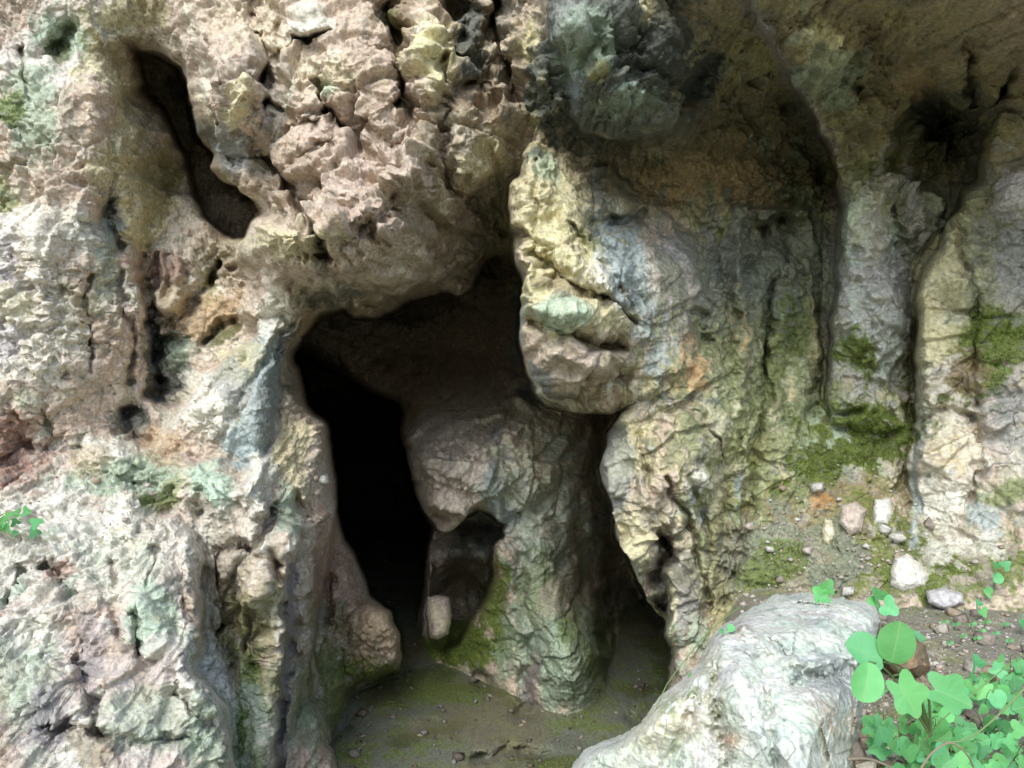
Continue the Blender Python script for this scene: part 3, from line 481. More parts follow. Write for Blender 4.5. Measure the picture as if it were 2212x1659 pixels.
# recess
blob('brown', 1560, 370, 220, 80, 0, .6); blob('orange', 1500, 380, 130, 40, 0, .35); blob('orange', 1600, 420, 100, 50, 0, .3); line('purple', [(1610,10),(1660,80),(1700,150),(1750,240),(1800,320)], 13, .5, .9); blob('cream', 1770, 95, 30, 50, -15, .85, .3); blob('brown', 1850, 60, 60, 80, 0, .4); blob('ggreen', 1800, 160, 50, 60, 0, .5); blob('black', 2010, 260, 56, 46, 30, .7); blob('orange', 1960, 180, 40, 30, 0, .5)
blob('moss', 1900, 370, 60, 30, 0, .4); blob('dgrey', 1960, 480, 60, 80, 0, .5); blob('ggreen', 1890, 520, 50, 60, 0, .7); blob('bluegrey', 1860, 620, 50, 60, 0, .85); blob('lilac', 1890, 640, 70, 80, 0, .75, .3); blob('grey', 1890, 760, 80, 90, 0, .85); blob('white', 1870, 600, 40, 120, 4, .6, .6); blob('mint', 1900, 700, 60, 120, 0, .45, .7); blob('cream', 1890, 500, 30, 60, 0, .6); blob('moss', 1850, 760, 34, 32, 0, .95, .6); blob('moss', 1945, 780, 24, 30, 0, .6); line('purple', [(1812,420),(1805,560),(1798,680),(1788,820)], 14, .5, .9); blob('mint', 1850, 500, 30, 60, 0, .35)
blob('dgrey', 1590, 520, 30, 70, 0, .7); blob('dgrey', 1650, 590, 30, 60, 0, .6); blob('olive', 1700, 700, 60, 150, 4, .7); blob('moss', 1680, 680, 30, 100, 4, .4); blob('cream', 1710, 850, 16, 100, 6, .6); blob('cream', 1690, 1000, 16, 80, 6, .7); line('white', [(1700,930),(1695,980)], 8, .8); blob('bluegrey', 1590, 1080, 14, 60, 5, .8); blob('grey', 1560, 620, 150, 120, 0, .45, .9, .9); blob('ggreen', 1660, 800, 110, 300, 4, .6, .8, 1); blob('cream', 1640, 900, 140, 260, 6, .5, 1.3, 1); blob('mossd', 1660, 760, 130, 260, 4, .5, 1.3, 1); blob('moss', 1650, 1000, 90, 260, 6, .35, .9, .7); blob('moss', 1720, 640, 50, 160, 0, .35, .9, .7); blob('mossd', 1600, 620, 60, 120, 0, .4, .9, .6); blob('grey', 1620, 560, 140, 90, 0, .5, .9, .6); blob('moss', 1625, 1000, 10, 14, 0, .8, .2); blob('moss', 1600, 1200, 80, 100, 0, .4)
# mossy bank
blob('ggreen', 1800, 950, 110, 90, -15, .6); blob('olive', 1830, 970, 130, 90, -20, .6, 1.2); blob('moss', 1860, 950, 90, 60, -20, 1., .9); blob('moss', 1820, 1000, 80, 28, -10, .9, .5); blob('mossd', 1770, 1010, 50, 60, 0, .6); blob('moss', 1880, 900, 50, 30, 0, .9, .4); blob('brown', 1830, 1080, 90, 70, 0, .7); blob('soil', 1800, 1200, 260, 110, -5, .85); blob('brown', 1780, 1120, 160, 70, -5, .6, .8); blob('mossd', 1700, 1190, 90, 60, -20, .6, .8); blob('soil', 2080, 1230, 160, 60, 0, .7); blob('olive', 1850, 1150, 200, 110, -10, .6, 1.3); blob('moss', 1960, 1180, 200, 70, 0, .6, 1.5); blob('moss', 2120, 1240, 120, 50, 0, .7, 1.4); blob('grey', 1720, 1180, 100, 60, 0, .5, 1.2); blob('rust', 1760, 1080, 30, 24, 0, .7); blob('moss', 1680, 1220, 60, 40, -40, .7); blob('mossd', 1990, 1170, 60, 40, 0, .5)
blob('pink', 2040, 980, 60, 80, 0, .7); blob('cream', 2060, 950, 60, 60, 0, .5); blob('orange', 2080, 940, 40, 50, 0, .5); blob('white', 2030, 1080, 60, 50, 0, .8); blob('bluegrey', 1985, 1030, 10, 130, 5, .8); blob('lilac', 1890, 640, 60, 220, 0, .5, .8, .7); blob('white', 2050, 900, 60, 200, 0, .5, 1, .6); blob('grey', 2180, 650, 60, 200, 0, .5, .9); blob('lilac', 2180, 950, 70, 150, 0, .5, .9); blob('moss', 2120, 750, 80, 70, -30, .9, .9); blob('brown', 2080, 800, 40, 40, 0, .8); blob('moss', 2130, 700, 50, 40, 0, .8); blob('cream', 2030, 620, 40, 120, 10, .8); blob('cream', 2000, 740, 30, 70, 0, .7); blob('lilac', 2180, 420, 30, 50, 0, .8)
blob('grey', 2180, 570, 60, 80, 0, .6); blob('bluegrey', 2130, 1120, 40, 50, 0, .8); blob('white', 2100, 1180, 70, 30, 0, .6); blob('moss', 2170, 1060, 60, 30, 0, .7); blob('grey', 2190, 900, 40, 60, 0, .6); blob('mossd', 2100, 650, 60, 40, 0, .4); line('brown', [(1968,700),(1964,900),(1955,1090)], 9, .7)
# cave interior
blob('orange', 900, 960, 40, 110, 0, .55); blob('olive', 1000, 900, 140, 30, 0, .6); blob('white', 990, 1000, 120, 110, 0, .8); blob('pink', 1000, 1010, 110, 100, 0, .6); blob('bluegrey', 1100, 1060, 50, 70, 0, .85); blob('bluegrey', 1140, 1200, 26, 200, 0, .6); line('grey', [(1070,930),(1085,990),(1120,1060)], 12, .7); blob('cream', 1170, 1000, 70, 130, 0, .7, .9, 1); blob('ggreen', 1190, 1180, 90, 150, 0, .8, .9, 1); blob('white', 1180, 1080, 80, 160, 0, .4, 1, 1); blob('moss', 1160, 1280, 40, 80, 0, .5); blob('pink', 1230, 1300, 50, 50, 0, .5)
blob('ggreen', 1240, 1430, 70, 110, 0, .85, .3); blob('moss', 1230, 1340, 20, 50, 0, .5); blob('moss', 1360, 1420, 80, 120, 0, .6); blob('moss', 1010, 1390, 90, 50, 0, 1., .4); blob('moss', 1070, 1310, 24, 100, 0, .9, .4); blob('moss', 940, 1400, 50, 30, 0, .8); blob('bluegrey', 1070, 1120, 30, 60, 0, .6); blob('bluegrey', 1000, 1190, 50, 18, 0, .8); blob('brown', 1000, 1240, 50, 50, 0, .7); blob('ggreen', 1110, 1420, 40, 80, 0, .6); blob('purple', 1145, 1470, 16, 50, 0, .7); blob('dgrey', 1020, 1140, 60, 16, 0, .5)
blob('moss', 830, 1450, 90, 24, 0, .9, .4); blob('moss', 720, 1490, 40, 90, 0, .8, .5); blob('orange', 790, 1370, 60, 50, 0, .4); blob('red', 720, 1220, 40, 120, 0, .6); blob('moss', 700, 1330, 40, 40, 0, .4); blob('red', 700, 1250, 20, 60, 0, .6); blob('ggreen', 680, 1560, 30, 40, 0, .4)
# floors
fm = (lab == 12)
for nm, fld, lo, hi, k in (('soil', nA * 0 + 1, 0, .5, .9), ('ggreen', nA * 0 + 1, 0, .5, .35), ('dgrey', nA * 0 + 1, 0, .5, .6), ('moss', nB, -.3, .4, .45), ('mossd', nA, -.1, .3, .8), ('brown', nD, 0, .4, .4)): scatter(nm, fld, lo, hi, k, fm)
gm = (lab == 13)
for nm, fld, lo, hi, k in (('soil', nA * 0 + 1, 0, .5, .95), ('grey', nB * 0 + 1, 0, .5, .3), ('tan', nB, .2, .5, .3), ('moss', nA, .05, .4, .7), ('olive', nB, -.1, .4, .5), ('lilac', nE + nB * .5, .25, .6, .5)): scatter(nm, fld, lo, hi, k, gm)
blob('moss', 930, 1490, 60, 24, 0, .6); blob('moss', 760, 1640, 30, 14, 0, .7); blob('moss', 1000, 1500, 50, 20, 0, .6)
km = lab == 0; C[km] = np.array((.07,.05,.045), f32)  # back of the slit painted near black to deepen its shade
blob('moss', 1865, 945, 100, 70, -15, .9, .9); blob('moss', 1800, 1010, 90, 30, -10, .85, .9); blob('moss', 1880, 890, 60, 30, 0, .8, .8); blob('mossd', 1840, 980, 70, 40, 0, .5, 1.2); blob('moss', 1850, 760, 34, 34, 0, .9, .6)
# speckle of lichen and pale grains everywhere
sp = sst(.28, .5, nE + .5 * nB) * (1 - .7 * floorish); C += (np.array((.10, .10, .075), f32) - C) * (sp * .45)[:, None]
sp = sst(.25, .5, -nE - .4 * nB); C += (np.array((.62, .62, .54), f32) * (.25 + C.mean(1, keepdims=True)) - C) * (sp * .4)[:, None]
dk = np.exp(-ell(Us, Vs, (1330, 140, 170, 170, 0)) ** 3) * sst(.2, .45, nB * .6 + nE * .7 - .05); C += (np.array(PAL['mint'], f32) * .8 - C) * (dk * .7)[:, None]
C *= (1 + .22 * nB + .2 * nE + .15 * nA)[:, None]
lum = C.mean(1, keepdims=True); C = (lum + (C - lum) * 1.16) * np.array((1.01, 1.0, .985), f32)
C = np.clip(C, .012, .8)
print('colour', round(time.time() - T0, 1))

# ---------------------------------------------------------------- materials
def rock_material(name, bump=.6, scale=1.0, rough=.92):
    m = bpy.data.materials.new(name); m.use_nodes = True; nt = m.node_tree; N = nt.nodes; L = nt.links; N.clear()
    out = N.new('ShaderNodeOutputMaterial'); bs = N.new('ShaderNodeBsdfPrincipled'); L.new(bs.outputs[0], out.inputs[0])
    at = N.new('ShaderNodeAttribute'); at.attribute_name = 'mineral'
    tc = N.new('ShaderNodeNewGeometry')
    n1 = N.new('ShaderNodeTexNoise'); n1.inputs['Scale'].default_value = 55 * scale; n1.inputs['Detail'].default_value = 3; n1.inputs['Roughness'].default_value = .65
    L.new(tc.outputs['Position'], n1.inputs['Vector'])
    mr = N.new('ShaderNodeMapRange'); mr.inputs['From Min'].default_value = .3; mr.inputs['From Max'].default_value = .7; mr.inputs['To Min'].default_value = .68; mr.inputs['To Max'].default_value = 1.3
    L.new(n1.outputs['Fac'], mr.inputs['Value'])
    mx = N.new('ShaderNodeVectorMath'); mx.operation = 'SCALE'; L.new(at.outputs['Color'], mx.inputs[0]); L.new(mr.outputs[0], mx.inputs['Scale'])
    L.new(mx.outputs[0], bs.inputs['Base Color'])
    ad = n1
    bp = N.new('ShaderNodeBump'); bp.inputs['Strength'].default_value = bump; bp.inputs['Distance'].default_value = .016; L.new(ad.outputs[0], bp.inputs['Height']); L.new(bp.outputs[0], bs.inputs['Normal'])
    bs.inputs['Roughness'].default_value = rough; bs.inputs['Specular IOR Level'].default_value = .25
    return m
M_rock = rock_material('weathered limestone'); M_bold = rock_material('boulder limestone', .35, 1.3); M_soil = rock_material('earth and grit', .6, 1.6)

def mesh_obj(name, P, faces, colors=None, mat=None, parent=None, smooth=True):
    me = bpy.data.meshes.new(name); k = faces.shape[1]
    me.vertices.add(len(P)); me.vertices.foreach_set('co', np.ascontiguousarray(P, f32).ravel())
    me.loops.add(faces.size); me.loops.foreach_set('vertex_index', np.ascontiguousarray(faces, np.int32).ravel())
    me.polygons.add(len(faces)); me.polygons.foreach_set('loop_start', np.arange(0, faces.size, k, dtype=np.int32))
    me.update(calc_edges=True)
    if smooth: me.polygons.foreach_set('use_smooth', np.ones(len(faces), bool))
    if colors is not None:
        a = me.color_attributes.new('mineral', 'FLOAT_COLOR', 'POINT')
        c = np.ones((len(P), 4), f32); c[:, :3] = colors; a.data.foreach_set('color', c.ravel())
    if mat: me.materials.append(mat)
    o = bpy.data.objects.new(name, me); COL.objects.link(o)
    if parent is not None: o.parent = parent
    return o
def tag(o, label=None, cat=None, group=None, kind=None):
    for k, v in (('label', label), ('category', cat), ('group', group), ('kind', kind)):
        if v: o[k] = v
    return o
def empty(name, loc):
    o = bpy.data.objects.new(name, None); o.location = loc; COL.objects.link(o); return o

# ---------------------------------------------------------------- cliff objects
ii = (np.arange(nv - 1)[:, None] * nu + np.arange(nu - 1)[None, :]).ravel()
Q = np.stack([ii, ii + nu, ii + nu + 1, ii + 1], 1)
ql = lab[Q[:, 0]]
def sub(mask):
    q = Q[mask]; v, inv = np.unique(q, return_inverse=True)
    return v, inv.reshape(q.shape)
GROUPS = [('cliff_face', (2, 8, 0, 1), None)]
split2 = ql.copy()
qu, qv = Us[Q[:, 0]], Vs[Q[:, 0]]
# cliff_face is divided where the photo shows separate masses
over = poly_sd(qu.astype(f32), qv.astype(f32), [(300,-400),(300,60),(380,140),(410,180),(425,260),(450,310),(460,370),(555,440),(540,500),(545,640),(700,690),(1120,690),(1120,400),(1130,0),(1130,-400)]) > 0
parts = {
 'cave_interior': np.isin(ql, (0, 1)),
 'overhang': (ql == 2) & over,
 'right_wall': (ql == 2) & ~over & (qu > 1100),
 'left_wall': (ql == 2) & ~over & (qu <= 1100),
 'rock_ledge': ql == 3, 'rock_shelf': ql == 4, 'leaning_pillar': ql == 5, 'cave_jamb': np.isin(ql, (6, 10, 11)), 'hanging_buttress': ql == 7, 'dark_overhang': ql == 8,
 'fissured_jamb': ql == 9, 'fissured_column': np.isin(ql, (14, 15)), 'folded_slab': ql == 16,
}
cliff = empty('cliff', (0, 4, 0)); tag(cliff, 'weathered limestone cliff with a dark cave mouth under a jutting overhang', 'cliff', kind='structure')
plab = dict(folded_slab='grey green rock slab with a diagonal edge at the upper right', cave_interior='shaded inner wall of the cave with a bulging pale column and a black slit', overhang='cracked tan and cream rock bulging over the cave mouth', right_wall='brown shaded recess and ribbed mossy wall right of the cave',
 left_wall='flaky lilac and cream rock wall left of the black crevice', rock_ledge='lumpy pale ledge with mint green lichen', rock_shelf='bright white crumbly rock mass at the lower left', leaning_pillar='smooth blue grey leaning pillar with a white flank',
 cave_jamb='reddish flaky edge of the cave mouth', hanging_buttress='cream yellow hanging rock with dark hollows', dark_overhang='black lichened rock jutting at the top', fissured_jamb='cream and grey ribbed right edge of the cave mouth', fissured_column='pale rock column with brown moss at the right edge')
for nm, msk in parts.items():
    v, f = sub(msk)
    if not len(v): continue
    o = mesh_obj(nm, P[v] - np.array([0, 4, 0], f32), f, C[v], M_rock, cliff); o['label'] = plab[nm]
for nm, k in (('cave_floor', 12), ('earth_bank', 13)):
    v, f = sub(ql == k); o = mesh_obj(nm, P[v], f, C[v], M_soil)
    tag(o, {'cave_floor': 'damp earth and moss floor leading into the cave', 'earth_bank': 'dry brown soil ledge with grit at the foot of the right wall'}[nm], 'ground', kind='structure')
print('cliff', round(time.time() - T0, 1))

# look up the cliff surface under a view-plane point
def surf(u, v):
    j = int(round((u - us[0]) / 1)) if False else int(np.searchsorted(us, u)); i = int(np.searchsorted(vs, v))
    return P[i * nu + j]

# ---------------------------------------------------------------- loose rocks: closed lumps
def lump(name, poly, ctrl, thick, r, label, cat, colfn, step=2.0, amp=1.0, group=None, flat=.0, mat=None, block=1.0, grain=1.0, wl=6, extra=None, off=.5, planes=None):
    pu = [p[0] for p in poly]; pv = [p[1] for p in poly]
    ua = np.arange(min(pu) - 12, max(pu) + 12, step, dtype=f32); va = np.arange(min(pv) - 12, max(pv) + 12, step, dtype=f32)
    gu, gv = np.meshgrid(ua, va); a, b = gu.ravel(), gv.ravel(); q0 = np.zeros_like(a)
    aw = a + fbm(a, b, q0, 1 / 30., 4, .55, seed=31) * wl; bw = b + fbm(a, b, q0, 1 / 30., 4, .55, seed=32) * wl
    sd = poly_sd(aw, bw, poly); ins = sd > 0
    t = np.clip(1 - sd / r, 0, 1); prof = np.sqrt(np.maximum(1 - t * t, 0))
    yc = rbf(aw, bw, ctrl)
    if planes:
        w1 = fbm(a, b, q0, 1 / 90., 3, .5, seed=36) * 26; w2 = fbm(a, b, q0, 1 / 90., 3, .5, seed=37) * 26
        yc = np.max([c0 + gx * (a + w1 - 1600) + gy * (b + w2 - 1500) for c0, gx, gy in planes], 0).astype(f32) * .8 + .2 * yc
    yf = yc + thick * .5 * (1 - prof) ; yb = yc + thick * .5 + thick * .5 * prof
    if extra: extra(yf, aw, bw)
    n_ = len(a); pts = []
    for yy, sg in ((yf, -1), (yb, 1)):
        X, Y_, Z = world(a, b, yy)
        h, hc = facets(X * 4 + Z, Y_ * 2, Z * 4.6 - X * 1.5, 6, 1.2, off); hm, _ = facets(X * 14 + Z * 4, Y_ * 9, Z * 13 - X * 6, 8, 1, .3); pt = .2 + sst(-.3, .3, fbm(X, Y_, Z, 5, 3, seed=34)); h2, _ = facets(X * 22, Y_ * 22, Z * 18, 7); fn_ = fbm(X, Y_, Z, 30, 4, .6, ridge=True, seed=33)
        d = (h * .03 * block + hm * .010 + h2 * .006 * grain * pt + fn_ * .003 * grain * pt + fbm(X, Y_, Z, 55, 3, .6, seed=35) * .007 * grain) * amp * np.clip(sd / 14, 0, 1)
        Y2 = yy + sg * d
        pts.append(np.stack(world(a, b, Y2), 1))
    PP = np.concatenate(pts).astype(f32)
    w_, h_ = len(ua), len(va)
    k = (np.arange(h_ - 1)[:, None] * w_ + np.arange(w_ - 1)[None, :]).ravel()
    q = np.stack([k, k + w_, k + w_ + 1, k + 1], 1); q = q[ins[q].all(1)]
    # boundary walls joining front and back
    e = np.concatenate([q[:, [0, 1]], q[:, [1, 2]], q[:, [2, 3]], q[:, [3, 0]]]).astype(np.int64)
    key = e[:, 0] * n_ + e[:, 1]; rev = e[:, 1] * n_ + e[:, 0]; bd = e[~np.isin(key, rev)]
    walls = np.stack([bd[:, 1], bd[:, 0], bd[:, 0] + n_, bd[:, 1] + n_], 1)
    allq = np.concatenate([q, q[:, ::-1] + n_, walls])
    v, inv = np.unique(allq, return_inverse=True); Pv = PP[v]
    aa = np.concatenate([aw, aw])[v]; bb = np.concatenate([bw, bw])[v]
    col = colfn(aa, bb, *Pv.T)
    org = Pv.mean(0); org[2] = Pv[:, 2].min()
    o = mesh_obj(name, Pv - org, inv.reshape(allq.shape), col, mat or M_rock); o.location = org
    return tag(o, label, cat, group)

def mixc(c, col, k): return c + (np.array(PAL[col], f32) - c) * np.clip(k, 0, 1)[:, None]
def boulder_col(a, b, X, Y_, Z):
    n1 = fbm(X, Y_, Z, 6, 5, .6, seed=40); n2 = fbm(X, Y_, Z, 18, 4, .6, seed=41); n3 = fbm(X * 1.0, Y_, Z * .3, 14, 4, .6, seed=42)
    c = np.empty((len(a), 3), f32); c[:] = (.55, .57, .50)
    c = mixc(c, 'white', sst(-.1, .4, n1) * .8); c = mixc(c, 'mint', sst(.0, .35, n2) * .6); c = mixc(c, 'bluegrey', sst(.1, .4, n3) * .5); c = mixc(c, 'lilac', sst(.2, .5, n1 - n2) * .3)
    c = mixc(c, 'cream', np.exp(-ell(a, b, (1420,1560,90,60,-40)) ** 2) * .7); c = mixc(c, 'moss', np.exp(-ell(a, b, (1450,1530,22,20,0)) ** 2) * .8)
    c = mixc(c, 'olive', np.exp(-ell(a, b, (1540,1480,26,120,-8)) ** 2) * sst(-.4, .2, n2) * .8); c = mixc(c, 'orange', np.exp(-ell(a, b, (1490,1560,26,40,0)) ** 2) * .5)
    c = mixc(c, 'orange', np.exp(-ell(a, b, (1800,1560,80,60,0)) ** 2) * sst(-.2, .3, n1) * .7); c = mixc(c, 'grey', np.exp(-ell(a, b, (1820,1470,60,60,0)) ** 2) * .8)
    c = mixc(c, 'rust', np.exp(-ell(a, b, (1580,1600,24,20,0)) ** 2) * .7); c = mixc(c, 'red', np.exp(-ell(a, b, (1610,1370,20,36,-30)) ** 2) * sst(-.2, .2, n2))
    n4 = fbm(X, Y_, Z, 45, 3, .6, seed=44); c = mixc(c, 'dgrey', sst(.22, .5, n4 + n2 * .3) * .5); c = c + (np.array((.72,.74,.70), f32) - c) * (sst(.2, .45, -n4 + n1 * .4) * .7)[:, None]
    return np.clip(c * (1 + .25 * n2)[:, None], .03, .8)
def bex(yf, a, b):
    apply_strokes(yf, a, b, [([(1540,1400),(1545,1500),(1560,1600),(1570,1700)], 16, .06), ([(1500,1500),(1480,1580),(1440,1640)], 12, .04), ([(1720,1470),(1790,1455),(1870,1450)], 22, .09), ([(1580,1340),(1640,1390),(1700,1430),(1800,1440)], 16, -.05), ([(1650,1450),(1660,1560),(1680,1659)], 10, .03)])
    bumps(yf, a, b, [(1420,1560,50,40,0,-.05), (1620,1480,40,80,0,-.05), (1720,1550,60,90,0,-.05), (1700,1350,90,50,0,-.05), (1560,1350,40,30,0,-.03)])
boulder = lump('boulder', [(1215,1680),(1262,1618),(1300,1600),(1340,1585),(1385,1560),(1405,1525),(1425,1498),(1470,1470),(1505,1435),(1525,1385),(1555,1355),(1600,1325),(1640,1300),(1680,1284),(1740,1280),(1800,1288),(1860,1296),(1890,1310),(1905,1345),
   (1890,1400),(1872,1450),(1868,1500),(1872,1560),(1862,1620),(1862,1700),(1850,2100),(1215,2100)],
   [(1300,1640,2.15),(1450,1540,2.05),(1560,1400,2.25),(1700,1300,2.75),(1850,1310,2.75),(1640,1345,2.3),(1780,1365,2.25),(1870,1400,2.35),(1650,1450,2.02),(1750,1550,1.85),(1600,1600,1.75),(1850,1550,1.95),(1400,1800,1.6),(1700,1900,1.5)], .8, 34,
   'large pale mint and white boulder standing before the cave mouth', 'boulder', boulder_col, step=1.7, mat=M_bold, grain=.6, extra=bex, block=1.2, wl=8, off=.2, planes=[(1.98,0,-.0011),(1.50,0,-.0057),(1.80,-.0021,-.0008),(1.45,.0029,-.0004),(1.55,-.0022,-.0042),(1.93,.0006,-.0022),(1.90,-.0012,.0003),(1.62,.0013,-.0034)])

def stone_col(base, second, t=.6):
    def f(a, b, X, Y_, Z):
        n1 = fbm(X, Y_, Z, 12, 4, .6, seed=50); c = np.empty((len(a), 3), f32); c[:] = PAL[base]; c = mixc(c, second, sst(-.1, .4, n1) * t)
        return np.clip(c * (1 + .3 * n1)[:, None], .03, .75)
    return f
def stone(poly, cols, label, thick=.12, r=16, dy=-.03, group=None, name='stone', yy0=None):
    cu = sum(p[0] for p in poly) / len(poly); mv = max(p[1] for p in poly)
    ys = (float(surf(cu, mv)[1]) + dy) if yy0 is None else yy0
    top = min(p[1] for p in poly)
    return lump(name, poly, [(cu - 30, mv, ys), (cu + 30, mv, ys), (cu, top, ys + .05)], thick, r, label, 'stone', stone_col(*cols), step=1.8, amp=.45, wl=4, group=group)
stone([(1890,1078),(1925,1076),(1932,1110),(1920,1138),(1886,1135),(1884,1105)], ('white', 'bluegrey', .5), 'small upright white stone on the mossy bank', group='loose stones on the bank')
stone([(1818,1092),(1850,1080),(1874,1102),(1862,1150),(1835,1160),(1812,1130)], ('tan', 'white', .5), 'tan rounded stone next to the small white stone', group='loose stones on the bank')
stone([(1782,1120),(1800,1122),(1806,1155),(1792,1182),(1776,1172),(1774,1145)], ('cream', 'white', .5), 'narrow cream stone wedged low on the mossy bank', group='loose stones on the bank')
stone([(1930,1205),(1960,1196),(1990,1215),(2010,1240),(2006,1270),(1950,1285),(1922,1268),(1924,1235)], ('white', 'pink', .6), 'white pointed stone half buried behind the boulder', thick=.2, r=24, group='loose stones on the bank')
stone([(2000,1275),(2040,1268),(2080,1280),(2085,1305),(2040,1318),(2004,1304)], ('lilac', 'white', .5), 'low flat lilac stone to the right of the pointed stone', group='loose stones on the bank')
stone([(1905,1345),(1960,1360),(2000,1395),(2010,1440),(1990,1475),(1930,1470),(1895,1420)], ('brown', 'rust', .6), 'brown mossy stone leaning against the right flank of the boulder', thick=.3, r=34, dy=-.02)
stone([(922,1290),(945,1283),(972,1290),(978,1330),(968,1370),(945,1385),(928,1380),(920,1330)], ('tan', 'cream', .5), 'tall pale stone propped upright inside the cave', thick=.25, r=20, yy0=5.3)

# ---------------------------------------------------------------- plants
def leaf_mat(name, c, c2, veins=True):
    m = bpy.data.materials.new(name); m.use_nodes = True; nt = m.node_tree; N = nt.nodes; L = nt.links; bs = N['Principled BSDF']
    tc = N.new('ShaderNodeTexCoord'); no = N.new('ShaderNodeTexNoise'); no.inputs['Scale'].default_value = 14; no.inputs['Detail'].default_value = 4
    L.new(tc.outputs['Object'], no.inputs['Vector']); r = N.new('ShaderNodeValToRGB'); r.color_ramp.elements[0].position = .35; r.color_ramp.elements[1].position = .65
    r.color_ramp.elements[0].color = (*c, 1); r.color_ramp.elements[1].color = (*c2, 1); L.new(no.outputs['Fac'], r.inputs[0]); L.new(r.outputs[0], bs.inputs['Base Color'])
    bs.inputs['Roughness'].default_value = .5; bs.inputs['Specular IOR Level'].default_value = .35
    if veins:
        def M(op, *a):
            q = N.new('ShaderNodeMath'); q.operation = op
            for i, v in enumerate(a):
                if isinstance(v, (int, float)): q.inputs[i].default_value = v
                else: L.new(v, q.inputs[i])
            return q.outputs[0]
        at = N.new('ShaderNodeAttribute'); at.attribute_name = 'leafpos'; sp = N.new('ShaderNodeSeparateColor'); L.new(at.outputs['Color'], sp.inputs[0])
        ab = M('ABSOLUTE', M('SUBTRACT', sp.outputs[0], .5)); side = M('FRACT', M('MULTIPLY', M('SUBTRACT', sp.outputs[1], M('MULTIPLY', ab, .9)), 6.5))
        vein = M('MAXIMUM', M('LESS_THAN', ab, .014), M('MULTIPLY', M('LESS_THAN', side, .11), .6))
        hv = N.new('ShaderNodeHueSaturation'); L.new(r.outputs[0], hv.inputs['Color']); L.new(M('ADD', M('MULTIPLY', sp.outputs[2], .05), .47), hv.inputs['Hue']); L.new(M('ADD', M('MULTIPLY', M('FRACT', M('MULTIPLY', sp.outputs[2], 7)), .5), .7), hv.inputs['Value'])
        mc = N.new('ShaderNodeMix'); mc.data_type = 'RGBA'; L.new(M('MULTIPLY', vein, .45), mc.inputs['Factor']); L.new(hv.outputs[0], mc.inputs['A']); mc.inputs['B'].default_value = (.35, .55, .25, 1)
        L.new(mc.outputs['Result'], bs.inputs['Base Color']); src = mc.outputs['Result']
        bp = N.new('ShaderNodeBump'); bp.inputs['Strength'].default_value = .5; bp.inputs['Distance'].default_value = .002; L.new(M('SUBTRACT', no.outputs['Fac'], vein), bp.inputs['Height']); L.new(bp.outputs[0], bs.inputs['Normal'])
    else: src = r.outputs[0]
    tr = N.new('ShaderNodeBsdfTranslucent'); mx = N.new('ShaderNodeMixShader'); mx.inputs[0].default_value = .35; L.new(src, tr.inputs[0])
    L.new(bs.outputs[0], mx.inputs[1]); L.new(tr.outputs[0], mx.inputs[2]); L.new(mx.outputs[0], N['Material Output'].inputs[0])
    return m
M_leaf = leaf_mat('fresh leaf', (.15, .50, .18), (.22, .61, .26)); M_leafd = leaf_mat('deep green leaf', (.11, .38, .13), (.15, .46, .18)); M_stem = leaf_mat('green stem', (.22, .34, .12), (.3, .4, .18), False); M_dry = leaf_mat('dry stem', (.34, .27, .19), (.42, .35, .26), False)  # deeper leaf green for the ledge herb and randomly chosen clumps
from mathutils import Vector, Matrix
random.seed(5)
def W(u, v, Yd): return Vector(((u - CU) / F * Yd, Yd, CZ - (v - CV) / F * Yd))
def leaf_outline(kind):
    r = []
    if kind == 'oval':
        for i in range(20):
            t = i / 20 * 2 * math.pi; r.append((math.sin(t) * .40 * (1 - .12 * math.cos(t)), .5 - .5 * math.cos(t)))
    elif kind == 'lobed':      # rounded three-lobed leaf
        for i in range(30):
            t = i / 30 * 2 * math.pi; q = .42 + .11 * math.cos(3 * (t - math.pi)) - .16 * math.exp(-((t if t < math.pi else t - 2 * math.pi) / .28) ** 2)
            r.append((math.sin(t) * q * 1.1, .48 - math.cos(t) * q))
    elif kind == 'maple':      # pointed lobes
        for i in range(36):
            t = i / 36 * 2 * math.pi; q = .36 + .15 * abs(math.cos(2.5 * (t - math.pi))) ** 2.0 - .14 * math.exp(-((t if t < math.pi else t - 2 * math.pi) / .35) ** 2)
            r.append((math.sin(t) * q, .46 - math.cos(t) * q * 1.15))
    else:                      # heart
        for i in range(28):
            t = i / 28 * 2 * math.pi; q = .46 - .2 * math.exp(-((t if t < math.pi else t - 2 * math.pi) / .35) ** 2) + .06 * math.exp(-((t - math.pi) / .3) ** 2)
            r.append((math.sin(t) * q, .46 - math.cos(t) * q))
    return r
LUV = {}
